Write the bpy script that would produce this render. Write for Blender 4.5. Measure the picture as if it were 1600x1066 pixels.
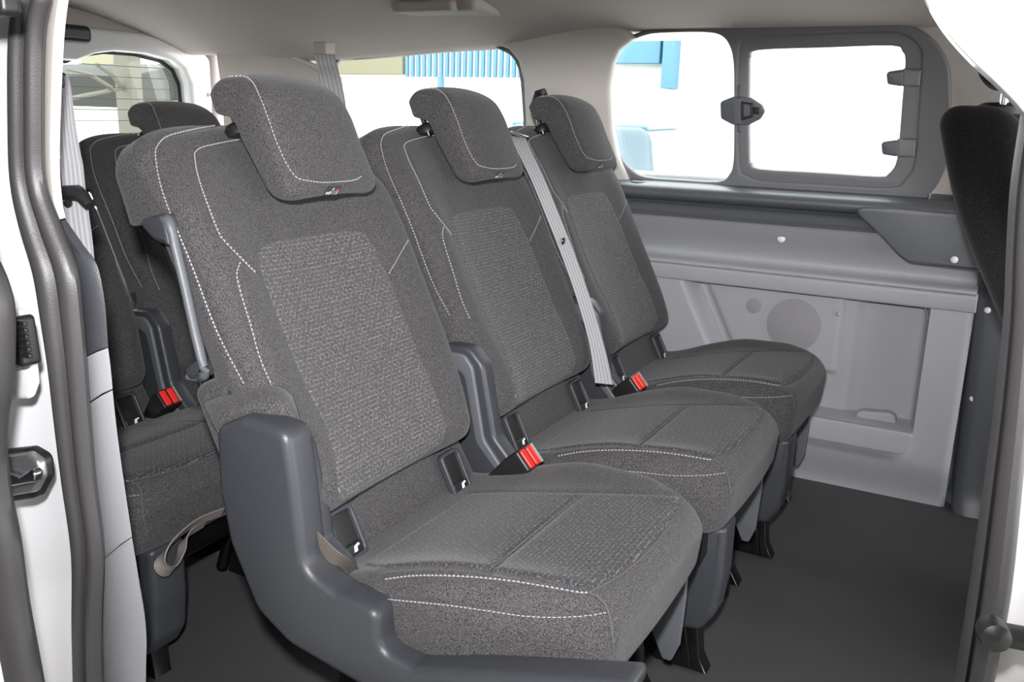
import bpy, bmesh, math, random
from mathutils import Vector, Matrix, kdtree
from mathutils.bvhtree import BVHTree
from mathutils.geometry import delaunay_2d_cdt
random.seed(7)
for o in list(bpy.data.objects): bpy.data.objects.remove(o)
S = bpy.context.scene
COL = S.collection
# ------------------------------------------------------------------ camera
F, YAW, PITCH, ROLL, H = 1409.55, math.radians(28.3357), math.radians(-14.22666), math.radians(1.6182), 0.925
FW = Vector((-math.sin(YAW)*math.cos(PITCH), math.cos(YAW)*math.cos(PITCH), math.sin(PITCH)))
RT = Vector((math.cos(YAW), math.sin(YAW), 0))
UP = RT.cross(FW)
R2 = RT*math.cos(ROLL)+UP*math.sin(ROLL); U2 = UP*math.cos(ROLL)-RT*math.sin(ROLL)
EYE = Vector((0, 0, H))
cam = bpy.data.cameras.new('camera'); co = bpy.data.objects.new('camera', cam); COL.objects.link(co)
cam.sensor_width = 36; cam.lens = F/1600*36; cam.clip_start = .02; cam.clip_end = 200
m = Matrix((R2, U2, -FW)).transposed().to_4x4(); m.translation = EYE; co.matrix_world = m
S.camera = co
# ------------------------------------------------------------------ sky, flash, exposure
W = bpy.data.worlds.new('sky'); S.world = W; W.use_nodes = True
bg = W.node_tree.nodes['Background']; bg.inputs[0].default_value = (.97, .98, 1, 1); bg.inputs[1].default_value = 7.2
fl = bpy.data.lights.new('camera_flash', 'SPOT'); fl.spot_size = math.radians(84); fl.spot_blend = 1.0; fl.shadow_soft_size = .022; fl.energy = 165
fl.color = (1, .985, .985)
fo = bpy.data.objects.new('camera_flash', fl); COL.objects.link(fo)
fm = m.copy(); fm.translation = EYE + U2*.11 - R2*.02 - FW*.02; fo.matrix_world = fm
vs = S.view_settings; vs.view_transform = 'Standard'; vs.look = 'None'; vs.gamma = 1; vs.exposure = 0.0; vs.use_curve_mapping = False

# ------------------------------------------------------------------ measuring helpers
def ray(x, y): return R2*((x-800)/F) - U2*((y-533)/F) + FW
def ony(x, y, Y): d = ray(x, y); return EYE + d*(Y/d.y)
def onx(x, y, X): d = ray(x, y); return EYE + d*(X/d.x)
def onz(x, y, Z): d = ray(x, y); return EYE + d*((Z-H)/d.z)
def onp(x, y, P0, N):
    d = ray(x, y); return EYE + d*((P0-EYE).dot(N)/d.dot(N))
# ------------------------------------------------------------------ materials
MATS = {}
def newmat(name):
    m = bpy.data.materials.new(name); m.use_nodes = True
    nt = m.node_tree; return m, nt, nt.nodes['Principled BSDF']
def lin(c): return tuple((v/12.92 if v <= .04045 else ((v+.055)/1.055)**2.4) for v in c)
def plain(name, rgb, rough=.5, metal=0, bump=0, bscale=400, spec=.5, var=0, vscale=6, coat=0):
    m, nt, b = newmat(name)
    c = lin(rgb); b.inputs['Base Color'].default_value = (*c, 1)
    b.inputs['Roughness'].default_value = rough; b.inputs['Metallic'].default_value = metal
    b.inputs['Specular IOR Level'].default_value = spec
    if coat: b.inputs['Coat Weight'].default_value = coat
    tc = nt.nodes.new('ShaderNodeTexCoord')
    if bump:
        n = nt.nodes.new('ShaderNodeTexNoise'); n.inputs['Scale'].default_value = bscale; n.inputs['Detail'].default_value = 2
        nt.links.new(tc.outputs['Object'], n.inputs['Vector'])
        bp = nt.nodes.new('ShaderNodeBump'); bp.inputs['Strength'].default_value = bump; bp.inputs['Distance'].default_value = .001
        nt.links.new(n.outputs['Fac'], bp.inputs['Height']); nt.links.new(bp.outputs['Normal'], b.inputs['Normal'])
    if var:
        n2 = nt.nodes.new('ShaderNodeTexNoise'); n2.inputs['Scale'].default_value = vscale; n2.inputs['Detail'].default_value = 4
        nt.links.new(tc.outputs['Object'], n2.inputs['Vector'])
        mx = nt.nodes.new('ShaderNodeMix'); mx.data_type = 'RGBA'
        mx.inputs[6].default_value = (*[v*(1-var) for v in c], 1); mx.inputs[7].default_value = (*[min(1, v*(1+var)) for v in c], 1)
        nt.links.new(n2.outputs['Fac'], mx.inputs[0]); nt.links.new(mx.outputs[2], b.inputs['Base Color'])
    MATS[name] = m; return m
def fabric(name, dark, light, scale=700, pattern=False, dashcol=(.44, .44, .455)):
    m, nt, b = newmat(name)
    L = nt.links.new
    tc = nt.nodes.new('ShaderNodeTexCoord')
    n = nt.nodes.new('ShaderNodeTexNoise'); n.inputs['Scale'].default_value = scale; n.inputs['Detail'].default_value = 3; n.inputs['Roughness'].default_value = .7
    L(tc.outputs['Object'], n.inputs['Vector'])
    r = nt.nodes.new('ShaderNodeValToRGB'); r.color_ramp.elements[0].position = .40; r.color_ramp.elements[1].position = .74
    r.color_ramp.elements[0].color = (*lin(dark), 1); r.color_ramp.elements[1].color = (*lin(light), 1)
    L(n.outputs['Fac'], r.inputs['Fac'])
    col = r.outputs['Color']; hgt = n.outputs['Fac']
    if pattern:
        mp = nt.nodes.new('ShaderNodeMapping'); L(tc.outputs['UV'], mp.inputs['Vector'])
        br = nt.nodes.new('ShaderNodeTexBrick'); L(mp.outputs['Vector'], br.inputs['Vector'])
        br.inputs['Scale'].default_value = 1; br.inputs['Brick Width'].default_value = .0105; br.inputs['Row Height'].default_value = .0062
        br.inputs['Mortar Size'].default_value = .0007; br.inputs['Mortar Smooth'].default_value = .3
        br.inputs['Color1'].default_value = (0, 0, 0, 1); br.inputs['Color2'].default_value = (0, 0, 0, 1); br.inputs['Mortar'].default_value = (1, 1, 1, 1)
        n2 = nt.nodes.new('ShaderNodeTexNoise'); n2.inputs['Scale'].default_value = 260; n2.inputs['Detail'].default_value = 1
        L(tc.outputs['UV'], n2.inputs['Vector'])
        r2 = nt.nodes.new('ShaderNodeValToRGB'); r2.color_ramp.elements[0].position = .45; r2.color_ramp.elements[1].position = .6
        L(n2.outputs['Fac'], r2.inputs['Fac'])
        mu = nt.nodes.new('ShaderNodeMath'); mu.operation = 'MULTIPLY'; L(br.outputs['Color'], mu.inputs[0]); L(r2.outputs['Color'], mu.inputs[1])
        mx = nt.nodes.new('ShaderNodeMix'); mx.data_type = 'RGBA'; L(mu.outputs[0], mx.inputs[0]); L(col, mx.inputs[6])
        mx.inputs[7].default_value = (*lin(dashcol), 1); col = mx.outputs[2]
    L(col, b.inputs['Base Color']); b.inputs['Roughness'].default_value = .95; b.inputs['Specular IOR Level'].default_value = .15
    b.inputs['Sheen Weight'].default_value = .12; b.inputs['Sheen Roughness'].default_value = .5
    bp = nt.nodes.new('ShaderNodeBump'); bp.inputs['Strength'].default_value = .35; bp.inputs['Distance'].default_value = .001
    L(hgt, bp.inputs['Height']); L(bp.outputs['Normal'], b.inputs['Normal'])
    MATS[name] = m; return m
def webbing(name, rgb, rgb2):
    m, nt, b = newmat(name); L = nt.links.new
    tc = nt.nodes.new('ShaderNodeTexCoord'); sp = nt.nodes.new('ShaderNodeSeparateXYZ'); L(tc.outputs['UV'], sp.inputs[0])
    mm = nt.nodes.new('ShaderNodeMath'); mm.operation = 'MULTIPLY'; mm.inputs[1].default_value = 2*math.pi*5; L(sp.outputs[0], mm.inputs[0])
    sn = nt.nodes.new('ShaderNodeMath'); sn.operation = 'SINE'; L(mm.outputs[0], sn.inputs[0])
    n = nt.nodes.new('ShaderNodeTexNoise'); n.inputs['Scale'].default_value = 900; L(tc.outputs['Object'], n.inputs['Vector'])
    ad = nt.nodes.new('ShaderNodeMath'); ad.operation = 'MULTIPLY_ADD'; ad.inputs[1].default_value = .3; L(sn.outputs[0], ad.inputs[0]); L(n.outputs['Fac'], ad.inputs[2])
    mx = nt.nodes.new('ShaderNodeMix'); mx.data_type = 'RGBA'; L(ad.outputs[0], mx.inputs[0])
    mx.inputs[6].default_value = (*lin(rgb2), 1); mx.inputs[7].default_value = (*lin(rgb), 1)
    L(mx.outputs[2], b.inputs['Base Color']); b.inputs['Roughness'].default_value = .55
    MATS[name] = m; return m
fabric('fabric', (.135, .133, .137), (.43, .423, .43), 760)
fabric('fabric_insert', (.165, .161, .167), (.45, .443, .45), 760, True, (.47, .465, .48))
fabric('fabric_seat', (.115, .112, .118), (.35, .345, .355), 850, True, (.42, .415, .43))
fabric('fabric_dark', (.10, .10, .105), (.24, .24, .245), 620)
plain('seam_thread', (.34, .335, .34), .9)
plain('thread', (.62, .61, .65), .8)
plain('shield', (.215, .222, .24), .42, bump=.25, bscale=700)
plain('shield_light', (.34, .35, .37), .45, bump=.2, bscale=700)
plain('black_plastic', (.12, .12, .125), .4, bump=.1, bscale=500)
plain('black_metal', (.045, .042, .042), .22, spec=.7)
plain('chrome', (.8, .8, .82), .18, metal=1)
plain('red', (.93, .16, .13), .35)
plain('tag_grey', (.55, .53, .53), .8); plain('tag_green', (.22, .45, .42), .8); plain('tag_red', (.6, .3, .34), .8); plain('tag_light', (.66, .66, .67), .8)
plain('glyph', (.9, .93, .95), .6)
plain('rubber_floor', (.27, .27, .277), .75, bump=.35, bscale=900, var=.12, vscale=9)
plain('grey_trim', (.625, .63, .65), .5, bump=.2, bscale=800)
plain('grey_trim_dimmed', (.53, .535, .55), .5, bump=.2, bscale=800)  # grey trim again, its colour darkened to offset strong light near the door
plain('dark_trim', (.34, .35, .37), .42, bump=.2, bscale=700)
plain('window_frame', (.43, .435, .445), .5, bump=.1, bscale=700)
plain('light_trim', (.76, .74, .72), .6, bump=.1, bscale=500)
plain('headliner', (.72, .685, .67), .95, bump=.35, bscale=900)
plain('white_paint', (.93, .93, .94), .22, coat=.6)
plain('seal', (.235, .23, .235), .42, bump=.15, bscale=600)
plain('grille', (.56, .555, .565), .7, bump=1, bscale=260)
plain('screw', (.92, .92, .92), .4)
plain('steel', (.78, .77, .78), .3, metal=.85)
plain('asphalt', (.78, .77, .75), .9, var=.1, vscale=1.5)
plain('blue_wall', (.33, .49, .60), .6); plain('pale_wall', (.85, .85, .83), .7); plain('beige_wall', (.48, .46, .38), .8)
plain('shed_dark', (.13, .13, .12), .8); plain('shed_beam', (.36, .345, .31), .7); plain('car_blue', (.42, .52, .58), .3); plain('car_pale', (.4, .42, .42), .3)
plain('grass', (.35, .48, .28), .9, var=.3, vscale=3)
plain('car_glass', (.3, .36, .4), .1)
webbing('belt', (.76, .76, .78), (.50, .50, .51)); webbing('belt_pale', (.70, .70, .71), (.50, .50, .52)); webbing('strap', (.42, .39, .37), (.30, .28, .27)); webbing('strap_grey', (.56, .53, .52), (.42, .40, .39))
def glassmat():
    m = bpy.data.materials.new('window_glass'); m.use_nodes = True; nt = m.node_tree; nt.nodes.clear()
    o = nt.nodes.new('ShaderNodeOutputMaterial'); t = nt.nodes.new('ShaderNodeBsdfTransparent'); g = nt.nodes.new('ShaderNodeBsdfGlossy')
    t.inputs[0].default_value = (.93, .97, .95, 1); g.inputs['Roughness'].default_value = .02
    mx = nt.nodes.new('ShaderNodeMixShader'); mx.inputs[0].default_value = .05
    nt.links.new(t.outputs[0], mx.inputs[1]); nt.links.new(g.outputs[0], mx.inputs[2]); nt.links.new(mx.outputs[0], o.inputs[0])
    MATS['window_glass'] = m
glassmat()
# ------------------------------------------------------------------ object helpers
def link(name, me, mat, parent=None):
    o = bpy.data.objects.new(name, me); COL.objects.link(o)
    if mat: me.materials.clear(); me.materials.append(MATS[mat])
    if parent: o.parent = parent
    return o
def mesh(name, verts, faces, mat, parent=None, smooth=True, uvs=None, org=None):
    """verts are in world coordinates (or the parent's when org is given)"""
    o_ = Vector(org) if org is not None else (parent_org(parent) if parent else Vector((0, 0, 0)))
    me = bpy.data.meshes.new(name); me.from_pydata([Vector(v)-o_ for v in verts], [], faces); me.update()
    bm = bmesh.new(); bm.from_mesh(me); bmesh.ops.recalc_face_normals(bm, faces=bm.faces); bm.to_mesh(me); bm.free()
    if uvs:
        l = me.uv_layers.new(name='UVMap')
        for i, lp in enumerate(me.loops): l.data[i].uv = uvs[lp.vertex_index]
    if smooth:
        me.polygons.foreach_set('use_smooth', [True]*len(me.polygons))
        me.set_sharp_from_angle(angle=math.radians(50))
    return link(name, me, mat, parent)
def parent_org(p):
    v = Vector(p.location)
    while p.parent: p = p.parent; v += Vector(p.location)
    return v
def tag(o, label, cat, group=None):
    o['label'] = label; o['category'] = cat
    if group: o['group'] = group
    return o
def thing(name, loc, label, cat, group=None):
    o = bpy.data.objects.new(name, None); COL.objects.link(o); o.location = loc; o.empty_display_size = .05
    return tag(o, label, cat, group)
def structure(name, loc=(0, 0, 0)):
    o = bpy.data.objects.new(name, None); COL.objects.link(o); o.location = loc; o['kind'] = 'structure'; return o
def rbox_data(lo, hi, r, step, deform=None):
    """rounded box as a dense welded grid"""
    lo, hi = Vector(lo), Vector(hi); c = (lo+hi)/2; h = (hi-lo)/2; r = min(r, min(h)*.999)
    def ticks(a):
        n = max(2, round(2*h[a]/step)); k = max(3, round(r/step)+1)
        inner = [-(h[a]-r) + 2*(h[a]-r)*i/n for i in range(n+1)]
        edge = [h[a]-r + r*math.tan(math.pi/4*i/k) for i in range(1, k+1)]
        return [-e for e in reversed(edge)] + inner + edge
    T = [ticks(a) for a in range(3)]
    idx = {}; V = []; Fc = []
    def vert(p):
        k = tuple(round(q, 7) for q in p)
        if k in idx: return idx[k]
        inn = Vector([max(-(h[a]-r), min(h[a]-r, p[a])) for a in range(3)]); d = Vector(p)-inn
        q = inn + d.normalized()*r if d.length > 1e-9 else Vector(p)
        q = q + c
        if deform: q = deform(q)
        idx[k] = len(V); V.append(q); return idx[k]
    for a in range(3):
        b, d = (a+1) % 3, (a+2) % 3
        for sgn in (-1, 1):
            for i in range(len(T[b])-1):
                for j in range(len(T[d])-1):
                    q = []
                    for (ii, jj) in ((i, j), (i+1, j), (i+1, j+1), (i, j+1)):
                        p = [0, 0, 0]; p[a] = sgn*h[a]; p[b] = T[b][ii]; p[d] = T[d][jj]; q.append(vert(p))
                    if sgn < 0: q.reverse()
                    Fc.append(q)
    return V, Fc
def rbox(name, lo, hi, r, step, mat, parent=None, deform=None):
    V, Fc = rbox_data(lo, hi, r, step, deform); return mesh(name, V, Fc, mat, parent)
def fillet(pts, rad, n=6):
    """round the corners of a closed 2D polygon"""
    out = []; N = len(pts)
    for i in range(N):
        p = Vector(pts[i][:2]); a = Vector(pts[i-1][:2]); b = Vector(pts[(i+1) % N][:2])
        r = pts[i][2] if len(pts[i]) > 2 else rad
        u, v = (a-p), (b-p); lu, lv = u.length, v.length
        if r <= 0 or lu < 1e-9 or lv < 1e-9: out.append(tuple(p)); continue
        u /= lu; v /= lv; ang = math.acos(max(-1, min(1, u.dot(v))))
        if ang > math.pi-.05: out.append(tuple(p)); continue
        t = min(r/math.tan(ang/2), lu*.48, lv*.48); A = p+u*t; B = p+v*t
        for k in range(n+1):
            s = k/n; out.append(tuple(A*(1-s)**2 + p*2*s*(1-s) + B*s*s))
    return out
def smooth_loop(pts, n=4, closed=True):
    """Catmull-Rom"""
    out = []; N = len(pts); P = [Vector(p) for p in pts]
    rng = range(N) if closed else range(N-1)
    for i in rng:
        if closed: p0, p1, p2, p3 = P[i-1], P[i], P[(i+1) % N], P[(i+2) % N]
        else: p0, p1, p2, p3 = P[max(0, i-1)], P[i], P[i+1], P[min(N-1, i+2)]
        for k in range(n):
            t = k/n
            out.append(.5*((2*p1)+(p2-p0)*t+(2*p0-5*p1+4*p2-p3)*t*t+(3*p1-p0-3*p2+p3)*t**3))
    if not closed: out.append(P[-1])
    return out
def prism(name, outer, A, B, O, depth, mat, parent=None, holes=(), bevel=.004, seg=3):
    """2D outline (in axes A,B from O) extruded both ways along A x B, with rounded edges and holes"""
    A, B, O = Vector(A), Vector(B), Vector(O); N = A.cross(B).normalized()
    cu = bpy.data.curves.new('tmp', 'CURVE'); cu.dimensions = '2D'; cu.fill_mode = 'BOTH'
    bevel = min(bevel, depth*.49)
    cu.extrude = max(1e-5, depth/2-bevel); cu.bevel_depth = bevel; cu.bevel_resolution = seg; cu.offset = -bevel
    for loop in [outer]+list(holes):
        sp = cu.splines.new('POLY'); sp.points.add(len(loop)-1); sp.use_cyclic_u = True
        for i, p in enumerate(loop): sp.points[i].co = (p[0], p[1], 0, 1)
    t = bpy.data.objects.new('tmp', cu); COL.objects.link(t)
    dg = bpy.context.evaluated_depsgraph_get(); me = bpy.data.meshes.new_from_object(t.evaluated_get(dg))
    bpy.data.objects.remove(t); bpy.data.curves.remove(cu)
    o_ = parent_org(parent) if parent else Vector((0, 0, 0))
    for v in me.vertices: v.co = O + A*v.co.x + B*v.co.y + N*v.co.z - o_
    bm = bmesh.new(); bm.from_mesh(me); bmesh.ops.remove_doubles(bm, verts=bm.verts, dist=1e-6); bmesh.ops.recalc_face_normals(bm, faces=bm.faces); bm.to_mesh(me); bm.free()
    me.polygons.foreach_set('use_smooth', [True]*len(me.polygons)); me.set_sharp_from_angle(angle=math.radians(35))
    me.name = name
    return link(name, me, mat, parent)
def yprism(name, pts_xz, y0, y1, mat, parent=None, holes=(), bevel=.004, rad=0, seg=3):
    """outline in (x,z), from y0 to y1"""
    q = fillet(pts_xz, rad) if rad else [p[:2] for p in pts_xz]
    return prism(name, q, (1, 0, 0), (0, 0, 1), (0, (y0+y1)/2, 0), abs(y1-y0), mat, parent, holes, bevel, seg)
def tube(name, pts, r, mat, parent=None, n=10, sx=1, ref=(0, 0, 1), cap=True):
    P = [Vector(p) for p in pts]; V = []; Fc = []
    rr = r if isinstance(r, (list, tuple)) else [r]*len(P)
    for i, p in enumerate(P):
        t = (P[min(i+1, len(P)-1)]-P[max(i-1, 0)]).normalized()
        u = t.cross(Vector(ref)); u = u.normalized() if u.length > 1e-4 else t.cross(Vector((1, 0, 0))).normalized()
        w = u.cross(t)
        for k in range(n): a = 2*math.pi*k/n; V.append(p + u*math.cos(a)*rr[i]*sx + w*math.sin(a)*rr[i])
    for i in range(len(P)-1):
        for k in range(n): Fc.append((i*n+k, i*n+(k+1) % n, (i+1)*n+(k+1) % n, (i+1)*n+k))
    if cap: Fc += [tuple(range(n)), tuple(range((len(P)-1)*n, len(P)*n))]
    return mesh(name, V, Fc, mat, parent)
def ribbon(name, pts, wdir, width, mat, parent=None, th=.0014, nw=6):
    """a strap: centre line, width direction (vector or list), real thickness"""
    P = [Vector(p) for p in pts]; V = []; Fc = []; uv = []
    L = 0
    for i, p in enumerate(P):
        if i: L += (P[i]-P[i-1]).length
        t = (P[min(i+1, len(P)-1)]-P[max(i-1, 0)]).normalized()
        wd = Vector(wdir[i] if isinstance(wdir, list) else wdir); wd = (wd - t*wd.dot(t)).normalized(); nn = t.cross(wd)
        wi = width[i] if isinstance(width, list) else width
        for s in (-1, 1):
            for k in range(nw+1): V.append(p + wd*(k/nw-.5)*wi + nn*th*.5*s); uv.append((k/nw, L))
    R = 2*(nw+1)
    for i in range(len(P)-1):
        a, b = i*R, (i+1)*R
        for k in range(nw):
            Fc.append((a+k, a+k+1, b+k+1, b+k)); Fc.append((a+nw+1+k, b+nw+1+k, b+nw+2+k, a+nw+2+k))
        Fc.append((a, b, b+nw+1, a+nw+1)); Fc.append((a+nw, a+2*nw+1, b+2*nw+1, b+nw))
    for e in (0, (len(P)-1)*R):
        for k in range(nw): Fc.append((e+k, e+k+1, e+nw+2+k, e+nw+1+k))
    return mesh(name, V, Fc, mat, parent, uvs=uv)
def sweep_x(name, prof, xs, mat, parent=None, fn=None):
    """open profile (y,z) swept along x"""
    V = []; Fc = []; n = len(prof)
    for x in xs:
        for (y, z) in prof: V.append(fn(x, y, z) if fn else (x, y, z))
    for i in range(len(xs)-1):
        for k in range(n-1): Fc.append((i*n+k, (i+1)*n+k, (i+1)*n+k+1, i*n+k+1))
    return mesh(name, V, Fc, mat, parent)
def solid(o, th, off=-1):
    md = o.modifiers.new('thickness', 'SOLIDIFY'); md.thickness = th; md.offset = off; return o
def sstep(a, b, x): t = max(0, min(1, (x-a)/(b-a))) if a != b else (1 if x > a else 0); return t*t*(3-2*t)
def bump(x, c, w): t = (x-c)/w; return math.exp(-t*t)
# ------------------------------------------------------------------ van shell: floor, roof, far wall, rear
YW = 2.36           # far side wall, lower trim plane
XR = -2.50          # tailgate plane
fl_ = structure('floor')
rbox('floor_mat', (XR-.05, .60, -.03), (1.6, YW+.06, 0), .01, .4, 'rubber_floor', fl_)
rbox('underbody', (XR-.05, .46, -.16), (1.6, YW+.10, -.031), .02, .4, 'black_plastic', fl_)
rbox('sill_step', (-1.0, .48, -.06), (.3, .61, -.005), .012, .1, 'dark_trim', fl_)
# headliner: arched shell
ce = structure('ceiling')
prof = [(.56, 1.07), (.60, 1.10), (.66, 1.13), (.78, 1.175), (.95, 1.205), (1.2, 1.222), (1.5, 1.228), (1.8, 1.220), (2.0, 1.202), (2.12, 1.180), (2.20, 1.158), (2.25, 1.140), (2.29, 1.135)]
pr = [p.to_2d() for p in smooth_loop([Vector((a, b, 0)) for a, b in prof], 4, False)]
def roof(x, y, z):
    d = (.005+.04*sstep(-.95, -1.35, x)+.028*sstep(-1.3, -1.9, x)-.022*sstep(-1.9, -2.5, x))*(.45+.55*sstep(1.7, 2.2, y))
    return (x, y, z-d+.02*bump(x, -1.45, .5)*bump(y, 1.5, .5))
c_=0
xs = [XR-.02+i*.05 for i in range(84)]
hl = sweep_x('headliner', pr, xs, 'headliner', ce, roof); solid(hl, .02, 1)
o = sweep_x('roof_skin', [(y, z+.06) for y, z in [(.48, .98), (.52, 1.06), (.60, 1.13), (.8, 1.20), (1.5, 1.25), (2.1, 1.22), (2.30, 1.14), (2.40, 1.06)]], [XR-.06, -1.5, -.5, .5, 1.65], 'white_paint', ce); solid(o, .01, 1)
rbox('roof_handle_recess', (-1.43, 1.95, 1.160), (-1.18, 2.12, 1.195), .015, .02, 'headliner', ce)
rbox('roof_handle_grip', (-1.39, 1.93, 1.158), (-1.23, 1.97, 1.185), .010, .02, 'headliner', ce)
# ---- far wall
wl = structure('wall_left')
rbox('outer_skin', (XR-.05, YW+.075, -.14), (1.6, YW+.10, .775), .01, .5, 'white_paint', wl)
def Z(x, y, Y): return ony(x, y, Y).z
def X(x, y, Y): return ony(x, y, Y).x
XL_, XF = -2.45, X(1530, 440, 2.32)     # panel ends
# lower trim panel: a relief with speaker field, diagonal boss, storage bin
wp = lambda a, b, Y=YW: (ony(a, b, Y).x, ony(a, b, Y).z)
sp_r = wp(1320, 470)[0]; bin_r = wp(1448, 500, YW-.045)[0]; lipz = wp(1300, 655, YW-.045)[1]
dg0 = wp(1078, 445); dg1 = wp(1125, 560)
def low(x, z):
    # moulded base plane, easing outwards to the floor
    y = -.045 + .035*sstep(.12, .0, z)
    xd = dg0[0] + (dg1[0]-dg0[0])*(dg0[1]-z)/(dg0[1]-dg1[1])
    inz = sstep(lipz-.004, lipz+.010, z)
    rec = sstep(xd-.004, xd+.03, x)*sstep(bin_r+.004, bin_r-.008, x)*inz          # recess from the boss to the bin edge
    y += .062*rec
    pan = sstep(xd+.045, xd+.056, x)*sstep(sp_r+.002, sp_r-.008, x)*sstep(.512, .504, z)*sstep(.290, .302, z)
    y -= .014*pan*rec                                                            # raised speaker field
    y += .014*sstep(sp_r+.022, sp_r+.050, x)*rec*sstep(.505, .49, z)
    y -= .016*sstep(lipz+.004, lipz-.008, z)*sstep(lipz-.085, lipz-.05, z)*sstep(bin_r+.012, bin_r-.05, x)   # bin front
    y += .010*sstep(XF-.012, XF+.004, x)
    return YW + y
xs = [XL_+.05*i for i in range(30)]; xs = [x for x in xs if x < -1.02]; k = -1.0
while k < XF-.002: xs.append(k); k += .006
xs.append(XF)
zb1 = Z(1150, 447, 2.305)
zs = [-.004+(zb1+.006)*i/88 for i in range(89)]
V = [(x, low(x, z), z) for x in xs for z in zs]; n = len(zs)
Fc = [(i*n+k, (i+1)*n+k, (i+1)*n+k+1, i*n+k+1) for i in range(len(xs)-1) for k in range(n-1)]
lp = mesh('lower_trim_panel', V, Fc, 'grey_trim', wl)
# bin lip and cup holder
yprism('bin_lip', [(-1.6, lipz-.055), (bin_r-.004, lipz-.055, .02), (bin_r+.004, lipz+.004, .01), (-1.6, lipz+.002)], YW-.066, YW-.050, 'grey_trim', wl, (), .004, .004)
cb = [wp(1336, 668, YW+.01), wp(1338, 645, YW+.01), wp(1345, 640, YW+.01), wp(1392, 644, YW+.01), wp(1400, 650, YW+.01), wp(1402, 675, YW+.01)]
yprism('cup_recess', [(a, b, .01) for a, b in cb], YW-.001, YW+.03, 'grey_trim', wl, (), .006, .01)
# speaker grilles: round fields of raised dots
def grille(px, py, r):
    c = ony(px, py, YW+.003)
    g = structure_part = lathe_w('speaker_grille', Vector((c.x, YW+.0010, c.z)), Vector((0, -1, 0)), [(r, -.004), (r, .0012), (r-.002, .002), (0, .0022)], 'grille', wl, 28)
    V = []; Fc = []
    st = .0062; a = -r
    i = 0
    while a < r:
        b = -r + (st/2 if i % 2 else 0)
        while b < r:
            if a*a+b*b < (r-.004)**2:
                p = Vector((c.x+b, YW-.0008, c.z+a)); q = len(V); h = .0017
                V += [p+Vector((-h, 0, 0)), p+Vector((0, 0, -h)), p+Vector((h, 0, 0)), p+Vector((0, 0, h)), p+Vector((0, -.0012, 0))]
                Fc += [(q, q+1, q+4), (q+1, q+2, q+4), (q+2, q+3, q+4), (q+3, q, q+4)]
            b += st
        a += st*.87; i += 1
    d = mesh('grille_dots', V, Fc, 'grille', g, smooth=False); d['kind'] = 'stuff'
def lathe_w(name, P, ax, prof, mat, parent, n=20):
    ax = ax.normalized(); u = ax.orthogonal().normalized(); w = ax.cross(u); V = []; Fc = []
    for (r, h) in prof:
        for k in range(n): a = 2*math.pi*k/n; V.append(P+ax*h+(u*math.cos(a)+w*math.sin(a))*max(r, 1e-5))
    for i in range(len(prof)-1):
        for k in range(n): Fc.append((i*n+k, i*n+(k+1) % n, (i+1)*n+(k+1) % n, (i+1)*n+k))
    return mesh(name, V, Fc, mat, parent)
grille(1240, 508, .069); grille(1178, 478, .020)
def screw(px, py, Y, mat='screw', r=.008, parent=None):
    c = ony(px, py, Y); return lathe_w('trim_plug', c+Vector((0, .002, 0)), Vector((0, -1, 0)), [(r, 0), (r, .003), (r*.8, .0045), (0, .005)], mat, parent or wl, 16)
screw(1310, 491, YW-.001, 'grey_trim', .0065)
# band and bulge above the relief, a continuous moulded section
yb, yg, yl = 2.305, 2.335, 2.262
zb1 = Z(1150, 447, yb); zb0 = Z(1150, 423, yb); zg = Z(1150, 400, yg); zl = Z(1150, 346, yl)
prof = [(YW+.03, zb1-.004), (YW-.01, zb1-.004), (yb+.008, zb1-.002), (yb, zb1+.006), (yb-.002, zb0-.004), (yb+.003, zb0), (yb-.002, zb0+.004), (yb+.002, zb0+.012), (yg-.005, zg-.012), (yg, zg+.004), (yg-.02, zg+.035), (yl+.02, zl-.025), (yl+.004, zl-.006), (yl, zl), (yl+.03, zl+.004)]
pr = [prof[0]]+[p.to_2d() for p in smooth_loop([Vector((a, b, 0)) for a, b in prof[1:]], 4, False)]
sweep_x('armrest_band', pr, [XL_, -1.6, -1.2, -1.0, -.8, -.6, -.4, -.2, -.1, XF], 'grey_trim', wl)
# front corner piece of the grey band with the split line
yprism('band_end_cap', [(XF-.004, zb1), (XF+.003, zb1), (XF+.003, zb0+.004), (XF-.004, zb0+.004)], yb+.001, YW+.03, 'grey_trim', wl, (), .003)
gl = [wp(1424, 456, YW-.044), wp(1446, 484, YW-.044), wp(1450, 500, YW-.044)]
tube('panel_joint', [Vector((a, YW-.044, b)) for a, b in gl], .0016, 'window_frame', wl, 6)
# dark ledge under the windows
yt = 2.335; zt = Z(1150, 290, yt)
prof = [(yt+.02, zt+.012), (yt, zt+.002), (2.315, zt-.002), (2.285, zt-.004), (2.262, zt-.010), (2.252, zt-.022), (2.255, zt-.034), (2.275, zt-.044), (2.290, zt-.048), (2.275, zt-.056), (yl+.002, zl+.010), (yl-.004, zl+.004), (yl-.002, zl-.001), (yl+.05, zl-.002)]
pr = [p.to_2d() for p in smooth_loop([Vector((a, b, 0)) for a, b in prof], 4, False)]
def led(x, y, z): return (x, y + .06*sstep(-1.02, -1.25, x)*0, z)
sweep_x('window_ledge', pr, [XL_, -1.6, -1.2, -1.0, -.8, -.6, -.4, -.3, -.2, XF+.05], 'dark_trim', wl)
lathe_w('ledge_cup', ony(998, 288, 2.30)+Vector((0, 0, .004)), Vector((0, 0, 1)), [(.022, -.012), (.022, .004), (.016, .006), (.013, -.008), (0, -.008)], 'dark_trim', wl)
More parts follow.
